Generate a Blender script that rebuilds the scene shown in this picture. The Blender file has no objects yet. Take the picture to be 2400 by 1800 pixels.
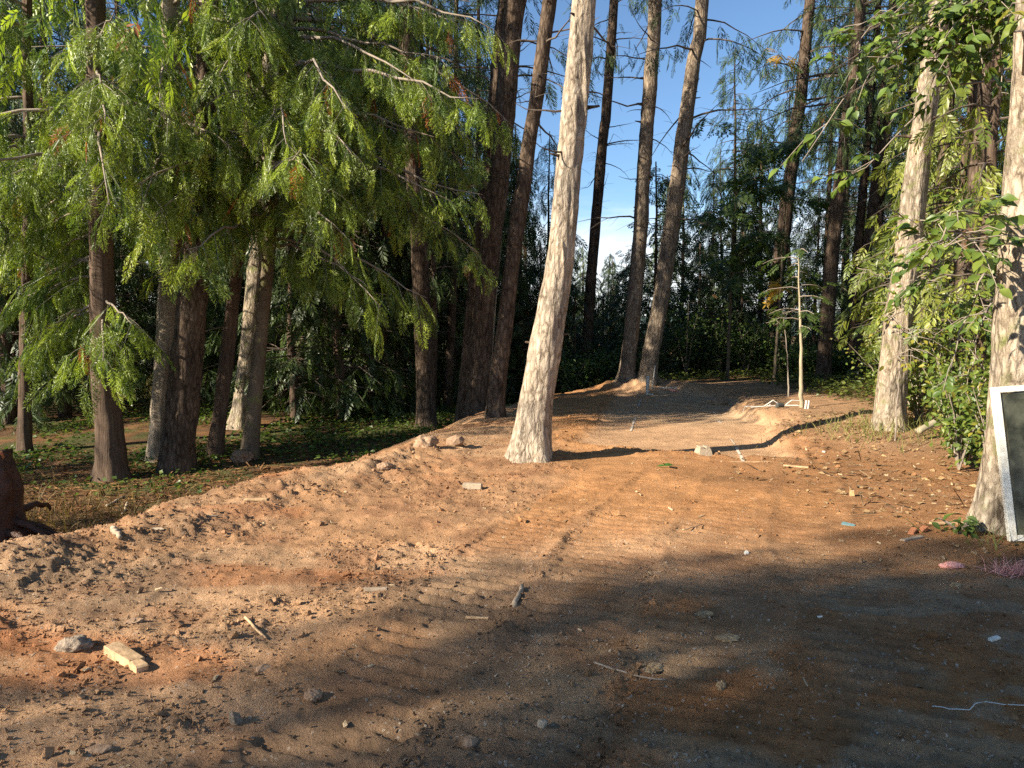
import bpy, math, random
import numpy as np
from mathutils import Vector, Matrix
from math import radians, sin, cos, pi

# ------------------------------------------------------------------ camera, sky, sun, exposure
sc = bpy.context.scene
F = 1750.0                      # focal length in pixels of the 2400 px wide photograph
CAM_H, PITCH = 1.6, math.atan(120 / F)
cd = bpy.data.cameras.new('camera'); cam = bpy.data.objects.new('camera', cd)
sc.collection.objects.link(cam); sc.camera = cam
cd.sensor_width = 36.0; cd.lens = 36.0 * F / 2400
cd.clip_start = 0.05; cd.clip_end = 3000
cam.location = (0, 0, CAM_H); cam.rotation_euler = (pi / 2 - PITCH, 0, 0)

SUN_EL, SUN_AZ = radians(28), radians(27)      # elevation; shadows run 27 deg beyond straight right
SUN = Vector((-cos(SUN_AZ) * cos(SUN_EL), -sin(SUN_AZ) * cos(SUN_EL), sin(SUN_EL)))
world = bpy.data.worlds.new('World'); sc.world = world; world.use_nodes = True
wn, wl = world.node_tree.nodes, world.node_tree.links
wn.clear()
sky = wn.new('ShaderNodeTexSky'); sky.sky_type = 'NISHITA'; sky.sun_disc = False
sky.sun_elevation = SUN_EL; sky.sun_rotation = math.atan2(SUN.x, SUN.y)
sky.air_density = 1.0; sky.dust_density = 0.0; sky.ozone_density = 3.0
tc = wn.new('ShaderNodeTexCoord'); sep = wn.new('ShaderNodeSeparateXYZ')
wl.new(tc.outputs['Generated'], sep.inputs[0])
mp = wn.new('ShaderNodeMapping'); mp.inputs['Scale'].default_value = (2.2, 2.2, 9.0)
wl.new(tc.outputs['Generated'], mp.inputs[0])
cn = wn.new('ShaderNodeTexNoise'); cn.inputs['Scale'].default_value = 1.6; cn.inputs['Detail'].default_value = 7
cn.inputs['Roughness'].default_value = 0.62
wl.new(mp.outputs[0], cn.inputs['Vector'])
el = wn.new('ShaderNodeMapRange'); el.inputs['From Min'].default_value = 0.30; el.inputs['From Max'].default_value = 0.03
el.inputs['To Min'].default_value = -0.36; el.inputs['To Max'].default_value = 0.55
wl.new(sep.outputs['Z'], el.inputs['Value'])
ad = wn.new('ShaderNodeMath'); ad.operation = 'ADD'
wl.new(cn.outputs['Fac'], ad.inputs[0]); wl.new(el.outputs[0], ad.inputs[1])
cr = wn.new('ShaderNodeMapRange'); cr.interpolation_type = 'SMOOTHSTEP'
cr.inputs['From Min'].default_value = 0.46; cr.inputs['From Max'].default_value = 0.95
cr.inputs['To Max'].default_value = 0.8
wl.new(ad.outputs[0], cr.inputs['Value'])
mx = wn.new('ShaderNodeMix'); mx.data_type = 'RGBA'
mx.inputs['B'].default_value = (8.0, 8.0, 8.0, 1)
wl.new(cr.outputs[0], mx.inputs['Factor']); tn = wn.new('ShaderNodeMix'); tn.data_type = 'RGBA'; tn.blend_type = 'MULTIPLY'; tn.inputs['Factor'].default_value = 1.0
tn.inputs['B'].default_value = (.93, 1.03, 1.10, 1); wl.new(sky.outputs[0], tn.inputs['A']); wl.new(tn.outputs['Result'], mx.inputs['A'])
bg = wn.new('ShaderNodeBackground'); bg.inputs['Strength'].default_value = 0.066
wl.new(mx.outputs['Result'], bg.inputs['Color'])
wo = wn.new('ShaderNodeOutputWorld'); wl.new(bg.outputs[0], wo.inputs[0])

sl = bpy.data.lights.new('sun', 'SUN'); sl.energy = 5.0; sl.angle = radians(0.55); sl.color = (1.0, 0.89, 0.72)
so = bpy.data.objects.new('sun', sl); sc.collection.objects.link(so)
so.rotation_euler = (-SUN).to_track_quat('-Z', 'Y').to_euler()
sc.view_settings.view_transform = 'Standard'; sc.view_settings.look = 'None'
sc.view_settings.exposure = 1.38; sc.view_settings.gamma = 1.0
sc.cycles.max_bounces = 6; sc.cycles.diffuse_bounces = 3; sc.cycles.glossy_bounces = 2
sc.cycles.transmission_bounces = 4; sc.cycles.transparent_max_bounces = 6
sc.cycles.use_denoising = False

# ------------------------------------------------------------------ helpers
C = sc.collection
rng = np.random.default_rng(7)
random.seed(7)

def ray(px, py):
    a, b = (px - 1200) / F, (900 - py) / F
    cp, sp = cos(PITCH), sin(PITCH)
    return np.array([a, cp + b * sp, -sp + b * cp])

def P(px, py, d):
    """the point at distance d ahead that the photograph shows at this pixel"""
    r = ray(px, py); return np.array([0, 0, CAM_H]) + r * (d / r[1])

def sstep(a, b, x):
    t = np.clip((x - a) / (b - a), 0, 1); return t * t * (3 - 2 * t)

_T = np.random.default_rng(3).random((512, 512))
def vn(x, y, s=0):
    x = np.asarray(x, float) + s * 17.31; y = np.asarray(y, float) + s * 9.73
    ix, iy = np.floor(x).astype(int), np.floor(y).astype(int)
    fx, fy = x - ix, y - iy
    fx = fx * fx * (3 - 2 * fx); fy = fy * fy * (3 - 2 * fy)
    a, b = ix & 511, iy & 511; a1, b1 = (ix + 1) & 511, (iy + 1) & 511
    return (_T[a, b] * (1 - fx) + _T[a1, b] * fx) * (1 - fy) + (_T[a, b1] * (1 - fx) + _T[a1, b1] * fx) * fy
def fbm(x, y, o=4, s=0, g=0.5):
    r, am, tot = 0, 1, 0
    for i in range(o):
        r = r + am * vn(x * 2 ** i, y * 2 ** i, s + i * 3); tot += am; am *= g
    return r / tot

def seg_st(x, y, pts):
    """signed distance (left positive) and length along a polyline"""
    best = np.full(np.shape(x), 1e9); sd = np.zeros(np.shape(x)); ss = np.zeros(np.shape(x)); acc = 0
    for (ax, ay), (bx, by) in zip(pts[:-1], pts[1:]):
        dx, dy = bx - ax, by - ay; L = math.hypot(dx, dy)
        t = np.clip(((x - ax) * dx + (y - ay) * dy) / L ** 2, 0, 1)
        d = np.hypot(x - ax - t * dx, y - ay - t * dy)
        c = dx * (y - ay) - dy * (x - ax)
        m = d < best
        best = np.where(m, d, best); sd = np.where(m, np.sign(c) * d, sd); ss = np.where(m, acc + t * L, ss); acc += L
    return sd, ss

def poly_sd(x, y, pts):
    """signed distance to a closed polygon, negative inside"""
    d, _ = seg_st(x, y, list(pts) + [pts[0]]); ins = np.zeros(np.shape(x), bool)
    n = len(pts)
    for i in range(n):
        (ax, ay), (bx, by) = pts[i], pts[(i + 1) % n]
        cond = ((ay > y) != (by > y)) & (x < (bx - ax) * (y - ay) / (by - ay + 1e-12) + ax)
        ins ^= cond
    return np.where(ins, -np.abs(d), np.abs(d))

# ------------------------------------------------------------------ terrain shape
EDGE = [(-5.2, 1.0), (-4.3, 3.4), (-3.76, 5.5), (-3.3, 6.4), (-2.6, 8.2), (-1.75, 9.4), (-1.3, 11.2), (-0.35, 15.3), (1.0, 18.9), (3.0, 22.4), (5.0, 27), (6, 90)]
PAD = [(1.05, 11.0), (2.3, 10.1), (3.55, 9.5), (4.0, 12.0), (4.65, 12.9), (4.45, 15.2), (5.1, 17.0), (5.2, 19.2), (3.1, 21.0), (2.4, 17.2), (1.6, 13.0)]
TRACK1 = [(-1.10, 1.5), (-0.72, 2.9), (0.12, 6.0), (1.45, 9.5)]
TRACK2 = [(0.38, 1.2), (0.78, 2.8), (1.55, 5.7), (2.75, 8.9)]

TRACKS = [TRACK1, [(a + .70, b - .12) for a, b in TRACK1], TRACK2, [(a + .72, b - .15) for a, b in TRACK2]]
ROOTS = [(.2, 9.72, .10, .5), (5.85, 11.6, .16, .7), (4.12, 6.05, .08, .6), (3.15, 20.5, .25, .9), (3.75, 20.3, .2, .9)]

def ground_h(x, y):
    x = np.asarray(x, float); y = np.asarray(y, float)
    r = np.hypot(x, y)
    wob = (fbm(x * 1.3, y * 1.3, 3, 5) - .5) * 0.55
    sl_, _ = seg_st(x, y, EDGE)
    e = sl_ + wob
    D = 1.0 - 0.45 * sstep(10, 20, y)
    h = -D * sstep(-0.1, 1.9, e)
    h += 0.10 * np.exp(-((e + 0.45) / 0.5) ** 2) * (0.4 + fbm(x * 1.1, y * 1.1, 2, 9)) * sstep(13, 10.5, y)
    h -= 0.02 * np.clip(-x - 9, 0, 60)                      # falls away to the left
    sp_ = poly_sd(x, y, PAD) + (fbm(x * 2.2, y * 2.2, 3, 2) - .5) * 0.3
    w = np.where(x > 3.0, 0.34, 0.8)
    h -= 0.07 * sstep(w * 0.6, -w * 0.4, sp_)
    h += 0.2 * sstep(3.0, 5.0, x) * sstep(8.0, 11, y) * sstep(-0.1, 0.45, sp_)
    h += 0.05 * np.exp(-((sp_ - .3) / .28) ** 2) * sstep(14, 10.6, y) * fbm(x * 3, y * 3, 3, 4)
    h += 0.2 * sstep(5, 12, x) * sstep(0, 6, y)
    # roughness
    pit = sstep(0.2, -0.1, sp_)
    near = sstep(40, 20, r)
    h += near * (fbm(x * .7, y * .7, 3, 1) - .5) * 0.14 * (1 - .7 * pit) * (1 - .75 * sstep(8, 10, y) * sstep(24, 20, y))
    left = sstep(1.2, -0.6, x - 0.12 * y) * sstep(11, 9, y)                    # loose tipped soil
    rough = 0.35 + 0.9 * left + 1.3 * np.exp(-((e + .5) / .8) ** 2) + 1.5 * np.exp(-((sp_ - .2) / .35) ** 2)
    rough = rough * (1 - .8 * pit)
    for T in TRACKS: rough = rough * (1 - .6 * sstep(.36, .26, np.abs(seg_st(x, y, T)[0])))
    n1 = fbm(x * 5, y * 5, 4, 11, .6); n2 = fbm(x * 17, y * 17, 3, 12, .65)
    h += near * rough * ((n1 - .5) * 0.05 + np.clip(n2 - .52, 0, 1) * 0.06 * sstep(.35, .6, fbm(x * 1.6, y * 1.6, 2, 14)))
    for k, T in enumerate(TRACKS):
        t, s = seg_st(x, y, T)
        u = s / 0.128 + (fbm(x * 2.5, y * 2.5, 2, 21 + k) - .5) * .5 - t * 1.0
        win = sstep(0.30, 0.23, np.abs(t) + (fbm(x * 9, y * 9, 2, 25) - .5) * .12) * sstep(.3, .55, fbm(x * 1.6, y * 1.6, 3, 30 + k)) * sstep(9.6, 8, y)
        saw = np.abs((u % 1.0) - .5) * 2
        h += win * ((sstep(.30, .62, saw + (n2 - .5) * .9) - .5) * 0.019 - 0.009)
        h += 0.011 * np.exp(-((np.abs(t) - .33) / .04) ** 2) * sstep(.45, .62, fbm(x * 2.1, y * 2.1, 2, 33 + k)) * sstep(9.6, 8, y)
    bk = np.exp(-((sp_ - .22) / .28) ** 2) * sstep(3.0, 3.8, x)
    h += bk * (np.abs(fbm(x * 6, y * 6, 4, 80, .6) - .5) * .22 - .03 + (fbm(x * 22, y * 22, 2, 81) - .5) * .05)
    for rx, ry, rh, rw in ROOTS:
        q = np.hypot(x - rx, y - ry); h += rh * np.exp(-(q / rw) ** 2) * (.5 + fbm(x * 5, y * 5, 3, 83))
    return h

def G(px, py, z=0.0):
    """where the pixel's ray meets the terrain"""
    r = ray(px, py); d = np.geomspace(1.5, 120, 5000); t = d / r[1]
    hx = ground_h(r[0] * t, d); zz = CAM_H + r[2] * t
    i = np.argmax(zz <= hx)
    if zz[i] > hx[i]: i = len(d) - 1
    return np.array([r[0] * t[i], d[i], hx[i] + z])

def gz(x, y): return float(ground_h(np.array([x]), np.array([y]))[0])

# ------------------------------------------------------------------ mesh and object helpers
def mk_mesh(name, v, f, mat=None, col=None, smooth=False):
    v = np.asarray(v, np.float32); f = np.asarray(f, np.int32)
    me = bpy.data.meshes.new(name)
    n, k = f.shape
    me.vertices.add(len(v)); me.vertices.foreach_set('co', v.ravel())
    me.loops.add(n * k); me.loops.foreach_set('vertex_index', f.ravel())
    me.polygons.add(n); me.polygons.foreach_set('loop_start', np.arange(0, n * k, k, dtype=np.int32))
    me.polygons.foreach_set('loop_total', np.full(n, k, np.int32))
    if col is not None:
        a = me.color_attributes.new('Col', 'FLOAT_COLOR', 'POINT')
        c4 = np.ones((len(v), 4), np.float32); c4[:, :3] = col
        a.data.foreach_set('color', c4.ravel())
    me.update(calc_edges=True)
    me.polygons.foreach_set('use_smooth', np.full(n, smooth))
    if mat: me.materials.append(mat)
    return me

def add(name, me, parent=None, loc=None, label=None, cat=None, group=None, kind=None):
    o = bpy.data.objects.new(name, me); C.objects.link(o)
    if parent: o.parent = parent
    if loc is not None: o.location = loc
    for k, v_ in (('label', label), ('category', cat), ('group', group), ('kind', kind)):
        if v_: o[k] = v_
    return o

def thing(name, label, cat, loc=(0, 0, 0), group=None):
    return add(name, None, None, [float(c) for c in loc], label, cat, group)

def cat_geo(parts):
    vs, fs, cs, n = [], [], [], 0
    for p in parts:
        vs.append(p[0]); fs.append(p[1] + n); n += len(p[0])
        if len(p) > 2: cs.append(p[2])
    return np.concatenate(vs), np.concatenate(fs), (np.concatenate(cs) if cs else None)

def tube(path, rad, seg=8, bark=0.0, flare=0, seed=0, cap=True):
    """a tapering tube; bark gives furrowed relief, flare root buttresses"""
    path = np.asarray(path, float); rad = np.asarray(rad, float); n = len(path)
    tan = np.gradient(path, axis=0); tan /= np.linalg.norm(tan, axis=1)[:, None] + 1e-9
    ref = np.array([1., 0, 0]) if abs(tan[:, 0]).mean() < .7 else np.array([0, 0, 1.])
    b = np.cross(tan, ref); b /= np.linalg.norm(b, axis=1)[:, None] + 1e-9
    a = np.cross(b, tan)
    th = np.linspace(0, 2 * pi, seg, endpoint=False)
    R = np.repeat(rad[:, None], seg, 1)
    if bark or flare:
        s = np.concatenate([[0], np.cumsum(np.linalg.norm(np.diff(path, axis=0), axis=1))])[:, None]
        u = (th / (2 * pi))[None, :]
        if flare:
            lob = 0.5 + 0.5 * np.cos(th * 5 + seed) * .7 + 0.3 * np.cos(th * 3 + seed * 2)
            R = R * (1 + flare * np.exp(-np.maximum(s - .38, -.15) / 0.22) * (0.45 + .55 * lob)[None, :])
        # seamless noise round the trunk
        cx, cy = np.cos(2 * pi * u) , np.sin(2 * pi * u)
        k = rad[:, None] * 14
        nz = fbm(cx * k * 1.0 + s * 1.2 + seed, cy * k + s * 2.6, 3, seed % 50)
        R = R + bark * (np.abs(nz - .5) * 4 - .6) + bark * 3.4 * (fbm(cx * 2 + s * .8, cy * 2 - s * .6, 2, seed % 40) - .5) + bark * 2.2 * np.clip(vn(cx * 3 + s * 2.2, cy * 3 + s * 1.7, seed % 33) - .8, 0, 1) * 5
    v = path[:, None, :] + R[..., None] * (np.cos(th)[None, :, None] * a[:, None, :] + np.sin(th)[None, :, None] * b[:, None, :])
    v = v.reshape(-1, 3)
    i = np.arange(n - 1)[:, None] * seg; j = np.arange(seg)[None, :]; j2 = (j + 1) % seg
    f = np.stack([i + j, i + j2, i + seg + j2, i + seg + j], -1).reshape(-1, 4)
    if cap:
        v = np.vstack([v, path[-1:], path[:1]]); m = len(v)
        jj = np.arange(seg); t0 = (n - 1) * seg
        f = np.vstack([f, np.stack([t0 + jj, t0 + (jj + 1) % seg, np.full(seg, m - 2), np.full(seg, m - 2)], -1),
                       np.stack([(jj + 1) % seg, jj, np.full(seg, m - 1), np.full(seg, m - 1)], -1)])
    return v, f

def tris(f):     # quads (with degenerate caps) to triangles
    f = np.asarray(f)
    if f.shape[1] == 3: return f
    t = np.vstack([f[:, [0, 1, 2]], f[:, [0, 2, 3]]])
    return t[(t[:, 0] != t[:, 1]) & (t[:, 1] != t[:, 2]) & (t[:, 0] != t[:, 2])]

def box(sx, sy, sz, jit=0.0, bev=0.12, rg=None):
    """a chamfered block centred on its base"""
    import itertools
    b = bev * min(sx, sy, sz)
    v = []; 
    for X, Y, Z in itertools.product((-1, 1), repeat=3):
        for ax in range(3):
            p = [X * (sx / 2 - b), Y * (sy / 2 - b), Z * (sz / 2 - b)]
            p[ax] += (X, Y, Z)[ax] * b; v.append(p)
    v = np.array(v); v[:, 2] += sz / 2
    if jit: v += (rg or rng).normal(0, jit, v.shape)
    return hull(v)

def hull(v):
    import bmesh
    bm = bmesh.new()
    for p in v: bm.verts.new(p)
    r = bmesh.ops.convex_hull(bm, input=bm.verts[:])
    bmesh.ops.delete(bm, geom=[g for g in bm.verts if not g.link_faces], context='VERTS')
    bmesh.ops.triangulate(bm, faces=bm.faces[:])
    bm.verts.index_update()
    vv = np.array([q.co[:] for q in bm.verts]); ff = np.array([[q.index for q in f.verts] for f in bm.faces])
    bm.free(); return vv, ff

def rock(sx, sy, sz, seed, n=26, sub=False):
    r = np.random.default_rng(seed); p = r.normal(0, 1, (n, 3)); p /= np.linalg.norm(p, axis=1)[:, None]
    p *= r.uniform(.82, 1.08, (n, 1))
    v = p * [sx / 2, sy / 2, sz / 2]; return hull(v)

def inst(tv, tf, M, pos, tint=None, tcol=None):
    """copies of a template (vertices tv, triangles tf) under matrices M and positions"""
    n, nv = len(pos), len(tv)
    v = np.einsum('nij,vj->nvi', M, tv) + pos[:, None, :]
    f = tf[None] + (np.arange(n) * nv)[:, None, None]
    c = None
    if tint is not None:
        c = np.repeat(tint[:, None, :], nv, 1)
        if tcol is not None: c = c * tcol[None]
        c = c.reshape(-1, 3)
    return v.reshape(-1, 3), f.reshape(-1, tf.shape[1]), c

def frames(dirv, nrm, ln):
    """matrices whose columns are side, along, normal, scaled"""
    d = dirv / (np.linalg.norm(dirv, axis=1)[:, None] + 1e-9)
    u = np.cross(d, nrm); u /= np.linalg.norm(u, axis=1)[:, None] + 1e-9
    w = np.cross(u, d)
    return np.stack([u, d, w], -1) * np.asarray(ln)[:, None, None]

def rand_rot(n, rg, flat=1.0):
    q = rg.normal(0, 1, (n, 4)); q[:, 1:3] *= flat; q /= np.linalg.norm(q, axis=1)[:, None]
    w, x, y, z = q.T
    return np.stack([np.stack([1 - 2 * (y * y + z * z), 2 * (x * y - z * w), 2 * (x * z + y * w)], -1),
                     np.stack([2 * (x * y + z * w), 1 - 2 * (x * x + z * z), 2 * (y * z - x * w)], -1),
                     np.stack([2 * (x * z - y * w), 2 * (y * z + x * w), 1 - 2 * (x * x + y * y)], -1)], 1)

# ------------------------------------------------------------------ materials
def newmat(name, rough=.9, spec=.2):
    m = bpy.data.materials.new(name); m.use_nodes = True; nt = m.node_tree
    b = nt.nodes['Principled BSDF']; b.inputs['Roughness'].default_value = rough
    b.inputs['Specular IOR Level'].default_value = spec
    return m, nt, b
def node(nt, t, ins=None, **kw):
    n = nt.nodes.new(t)
    for k, v in kw.items(): setattr(n, k, v)
    for k, v in (ins or {}).items():
        if hasattr(v, 'default_value') or isinstance(v, bpy.types.NodeSocket): nt.links.new(v, n.inputs[k])
        else: n.inputs[k].default_value = v
    return n
def ramp(nt, fac, stops):
    r = nt.nodes.new('ShaderNodeValToRGB'); nt.links.new(fac, r.inputs[0])
    e = r.color_ramp.elements
    while len(e) < len(stops): e.new(.5)
    for q, (p, c) in zip(e, stops): q.position = p; q.color = (*c, 1)
    return r.outputs[0]
def mixc(nt, f, a, b, mode='MIX'):
    n = nt.nodes.new('ShaderNodeMix'); n.data_type = 'RGBA'; n.blend_type = mode
    for k, v in (('Factor', f), ('A', a), ('B', b)):
        if isinstance(v, bpy.types.NodeSocket): nt.links.new(v, n.inputs[k])
        else: n.inputs[k].default_value = v if k == 'Factor' else (*v, 1)
    return n.outputs['Result']
def bump(nt, b, h, strength, dist):
    n = node(nt, 'ShaderNodeBump', {'Strength': strength, 'Distance': dist, 'Height': h})
    nt.links.new(n.outputs[0], b.inputs['Normal'])

def bark_mat(name, dark, mid, light, zs=.28, scale=26, moss=0.0, strength=.9, fibre=False):
    m, nt, b = newmat(name, .95, .1)
    t = node(nt, 'ShaderNodeTexCoord').outputs['Object']
    mp_ = node(nt, 'ShaderNodeMapping', {0: t, 'Scale': (1, 1, zs)}).outputs[0]
    nz = node(nt, 'ShaderNodeTexNoise', {'Vector': mp_, 'Scale': scale * .6, 'Detail': 6, 'Roughness': .65})
    if fibre:
        hgt = node(nt, 'ShaderNodeTexNoise', {'Vector': mp_, 'Scale': scale * 1.6, 'Detail': 5, 'Roughness': .7}).outputs[0]
    else:
        wv = mixc(nt, .12, mp_, nz.outputs['Color'])
        hgt = node(nt, 'ShaderNodeTexVoronoi', {'Vector': wv, 'Scale': scale}, feature='DISTANCE_TO_EDGE').outputs['Distance']
        hgt = node(nt, 'ShaderNodeMapRange', {'Value': hgt, 'From Max': .28}).outputs[0]
    hw = .5 if fibre else .26
    f2 = node(nt, 'ShaderNodeMath', {0: hgt, 1: hw}, operation='MULTIPLY').outputs[0]
    f2 = node(nt, 'ShaderNodeMath', {0: nz.outputs[0], 1: .62 if fibre else .78, 2: f2}, operation='MULTIPLY_ADD').outputs[0]
    c = ramp(nt, f2, [(.30, dark), (.46, mid), (.78, light)])
    big = node(nt, 'ShaderNodeTexNoise', {'Vector': t, 'Scale': 2.2, 'Detail': 4}).outputs[0]
    c = mixc(nt, 1.0, c, ramp(nt, big, [(.3, (.72, .72, .74)), (.7, (1.15, 1.1, 1.05))]), 'MULTIPLY')
    if moss:
        mm = node(nt, 'ShaderNodeTexNoise', {'Vector': t, 'Scale': 5, 'Detail': 6}).outputs[0]
        mf = node(nt, 'ShaderNodeMapRange', {'Value': mm, 'From Min': .62 - moss, 'From Max': .78 - moss * .6}).outputs[0]
        c = mixc(nt, mf, c, (.16, .17, .06))
    nt.links.new(c, b.inputs['Base Color']); bump(nt, b, f2, strength, .05)
    return m

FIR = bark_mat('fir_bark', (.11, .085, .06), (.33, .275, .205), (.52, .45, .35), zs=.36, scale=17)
FIRD = bark_mat('fir_bark_shaded', (.03, .022, .015), (.088, .064, .046), (.17, .13, .098), zs=.32, scale=16)  # fir bark with the wood's shade put into its colour
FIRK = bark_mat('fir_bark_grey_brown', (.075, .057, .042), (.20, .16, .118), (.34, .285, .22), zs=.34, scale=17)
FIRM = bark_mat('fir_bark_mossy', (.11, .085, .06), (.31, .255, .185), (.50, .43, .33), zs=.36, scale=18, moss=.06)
CED = bark_mat('cedar_bark', (.035, .023, .016), (.09, .062, .044), (.18, .135, .10), zs=.05, scale=30, fibre=True)  # cedar bark colour darkened for the shade on the left trunks
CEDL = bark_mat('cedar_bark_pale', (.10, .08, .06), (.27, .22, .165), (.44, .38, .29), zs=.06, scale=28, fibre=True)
SMOOTH = bark_mat('smooth_bark', (.055, .043, .03), (.125, .10, .07), (.20, .165, .12), zs=.8, scale=14, fibre=True, strength=.35, moss=.08)  # tone also lowered for stems standing in shade
PALE = bark_mat('pale_sapling_bark', (.16, .14, .09), (.31, .27, .18), (.42, .38, .27), zs=1.2, scale=12, fibre=True, strength=.3)
TWIG = bark_mat('twig_bark', (.10, .085, .065), (.24, .20, .16), (.38, .34, .28), zs=.5, scale=20, fibre=True, strength=.3)
DEAD = bark_mat('dead_branch_bark', (.045, .036, .03), (.10, .08, .065), (.18, .15, .12), zs=.5, scale=20, fibre=True, strength=.3)

def leaf_mat(name, trans=.35, rough=.5, spec=.35, ytrans=(1.15, 1.25, .55), const=None):
    m, nt, b = newmat(name, rough, spec)
    if const: col = node(nt, 'ShaderNodeRGB'); col.outputs[0].default_value = (*const, 1); col = col.outputs[0]
    else: col = node(nt, 'ShaderNodeAttribute', attribute_name='Col').outputs['Color']
    g = node(nt, 'ShaderNodeNewGeometry').outputs['Position']
    nz = node(nt, 'ShaderNodeTexNoise', {'Vector': g, 'Scale': 9.0, 'Detail': 3}).outputs[0]
    c = mixc(nt, 1.0, col, ramp(nt, nz, [(.3, (.75, .8, .8)), (.7, (1.25, 1.2, 1.1))]), 'MULTIPLY')
    nt.links.new(c, b.inputs['Base Color'])
    tr = node(nt, 'ShaderNodeBsdfTranslucent', {'Color': mixc(nt, 1.0, c, ytrans, 'MULTIPLY')})
    ms = node(nt, 'ShaderNodeMixShader', {0: trans, 1: b.outputs[0], 2: tr.outputs[0]})
    nt.links.new(ms.outputs[0], nt.nodes['Material Output'].inputs[0])
    return m
CFOL = leaf_mat('cedar_foliage', .34, .45, .6)
NFOL = leaf_mat('needle_foliage', .12, .55, .3)
BFOL = leaf_mat('broad_leaf', .38, .42, .4)
GFOL = leaf_mat('grass_blade', .3, .6, .2)

def plain(name, c, rough=.8, spec=.25, var=.25, scale=14, bmp=.3, dist=.01, c2=None):
    m, nt, b = newmat(name, rough, spec)
    t = node(nt, 'ShaderNodeTexCoord').outputs['Object']
    nz = node(nt, 'ShaderNodeTexNoise', {'Vector': t, 'Scale': scale, 'Detail': 7, 'Roughness': .65}).outputs[0]
    lo = tuple(q * (1 - var) for q in c); hi = tuple(min(1, q * (1 + var)) for q in (c2 or c))
    nt.links.new(ramp(nt, nz, [(.3, lo), (.7, hi)]), b.inputs['Base Color'])
    if bmp: bump(nt, b, nz, bmp, dist)
    return m
STONE = plain('grey_stone', (.15, .112, .08), c2=(.33, .26, .19), scale=45, bmp=.9, dist=.02)
STONEB = plain('earthy_stone', (.24, .145, .085), c2=(.33, .22, .14), scale=22, bmp=.8, dist=.02)
CONC = plain('concrete', (.36, .285, .20), scale=40, bmp=.5)
WHITE = plain('white_paint', (.62, .58, .47), rough=.6, var=.22, scale=26, bmp=.2, c2=(.72, .69, .6))
PVC = plain('white_plastic_pipe', (.55, .52, .46), rough=.45, spec=.4, var=.1, bmp=0)
WOODN = plain('fresh_wood', (.40, .25, .13), c2=(.50, .34, .19), scale=24, var=.25, bmp=.5)
WOODG = plain('weathered_wood', (.28, .21, .14), c2=(.36, .28, .2), scale=20, bmp=.5)
BRICK = plain('orange_brick', (.42, .17, .08), scale=22)
TEAL = plain('teal_plastic', (.16, .27, .28), rough=.5, var=.1)
PINK = plain('pink_insulation', (.66, .27, .22), c2=(.75, .38, .31), scale=30, rough=1, bmp=.8)
CHALK = plain('white_chalk', (.58, .49, .39), rough=1, var=.25, scale=30, bmp=.3)
STRAW = plain('dry_litter', (.27, .17, .085), c2=(.40, .28, .15), scale=40, bmp=.8, dist=.02)
SOILC = None

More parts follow.
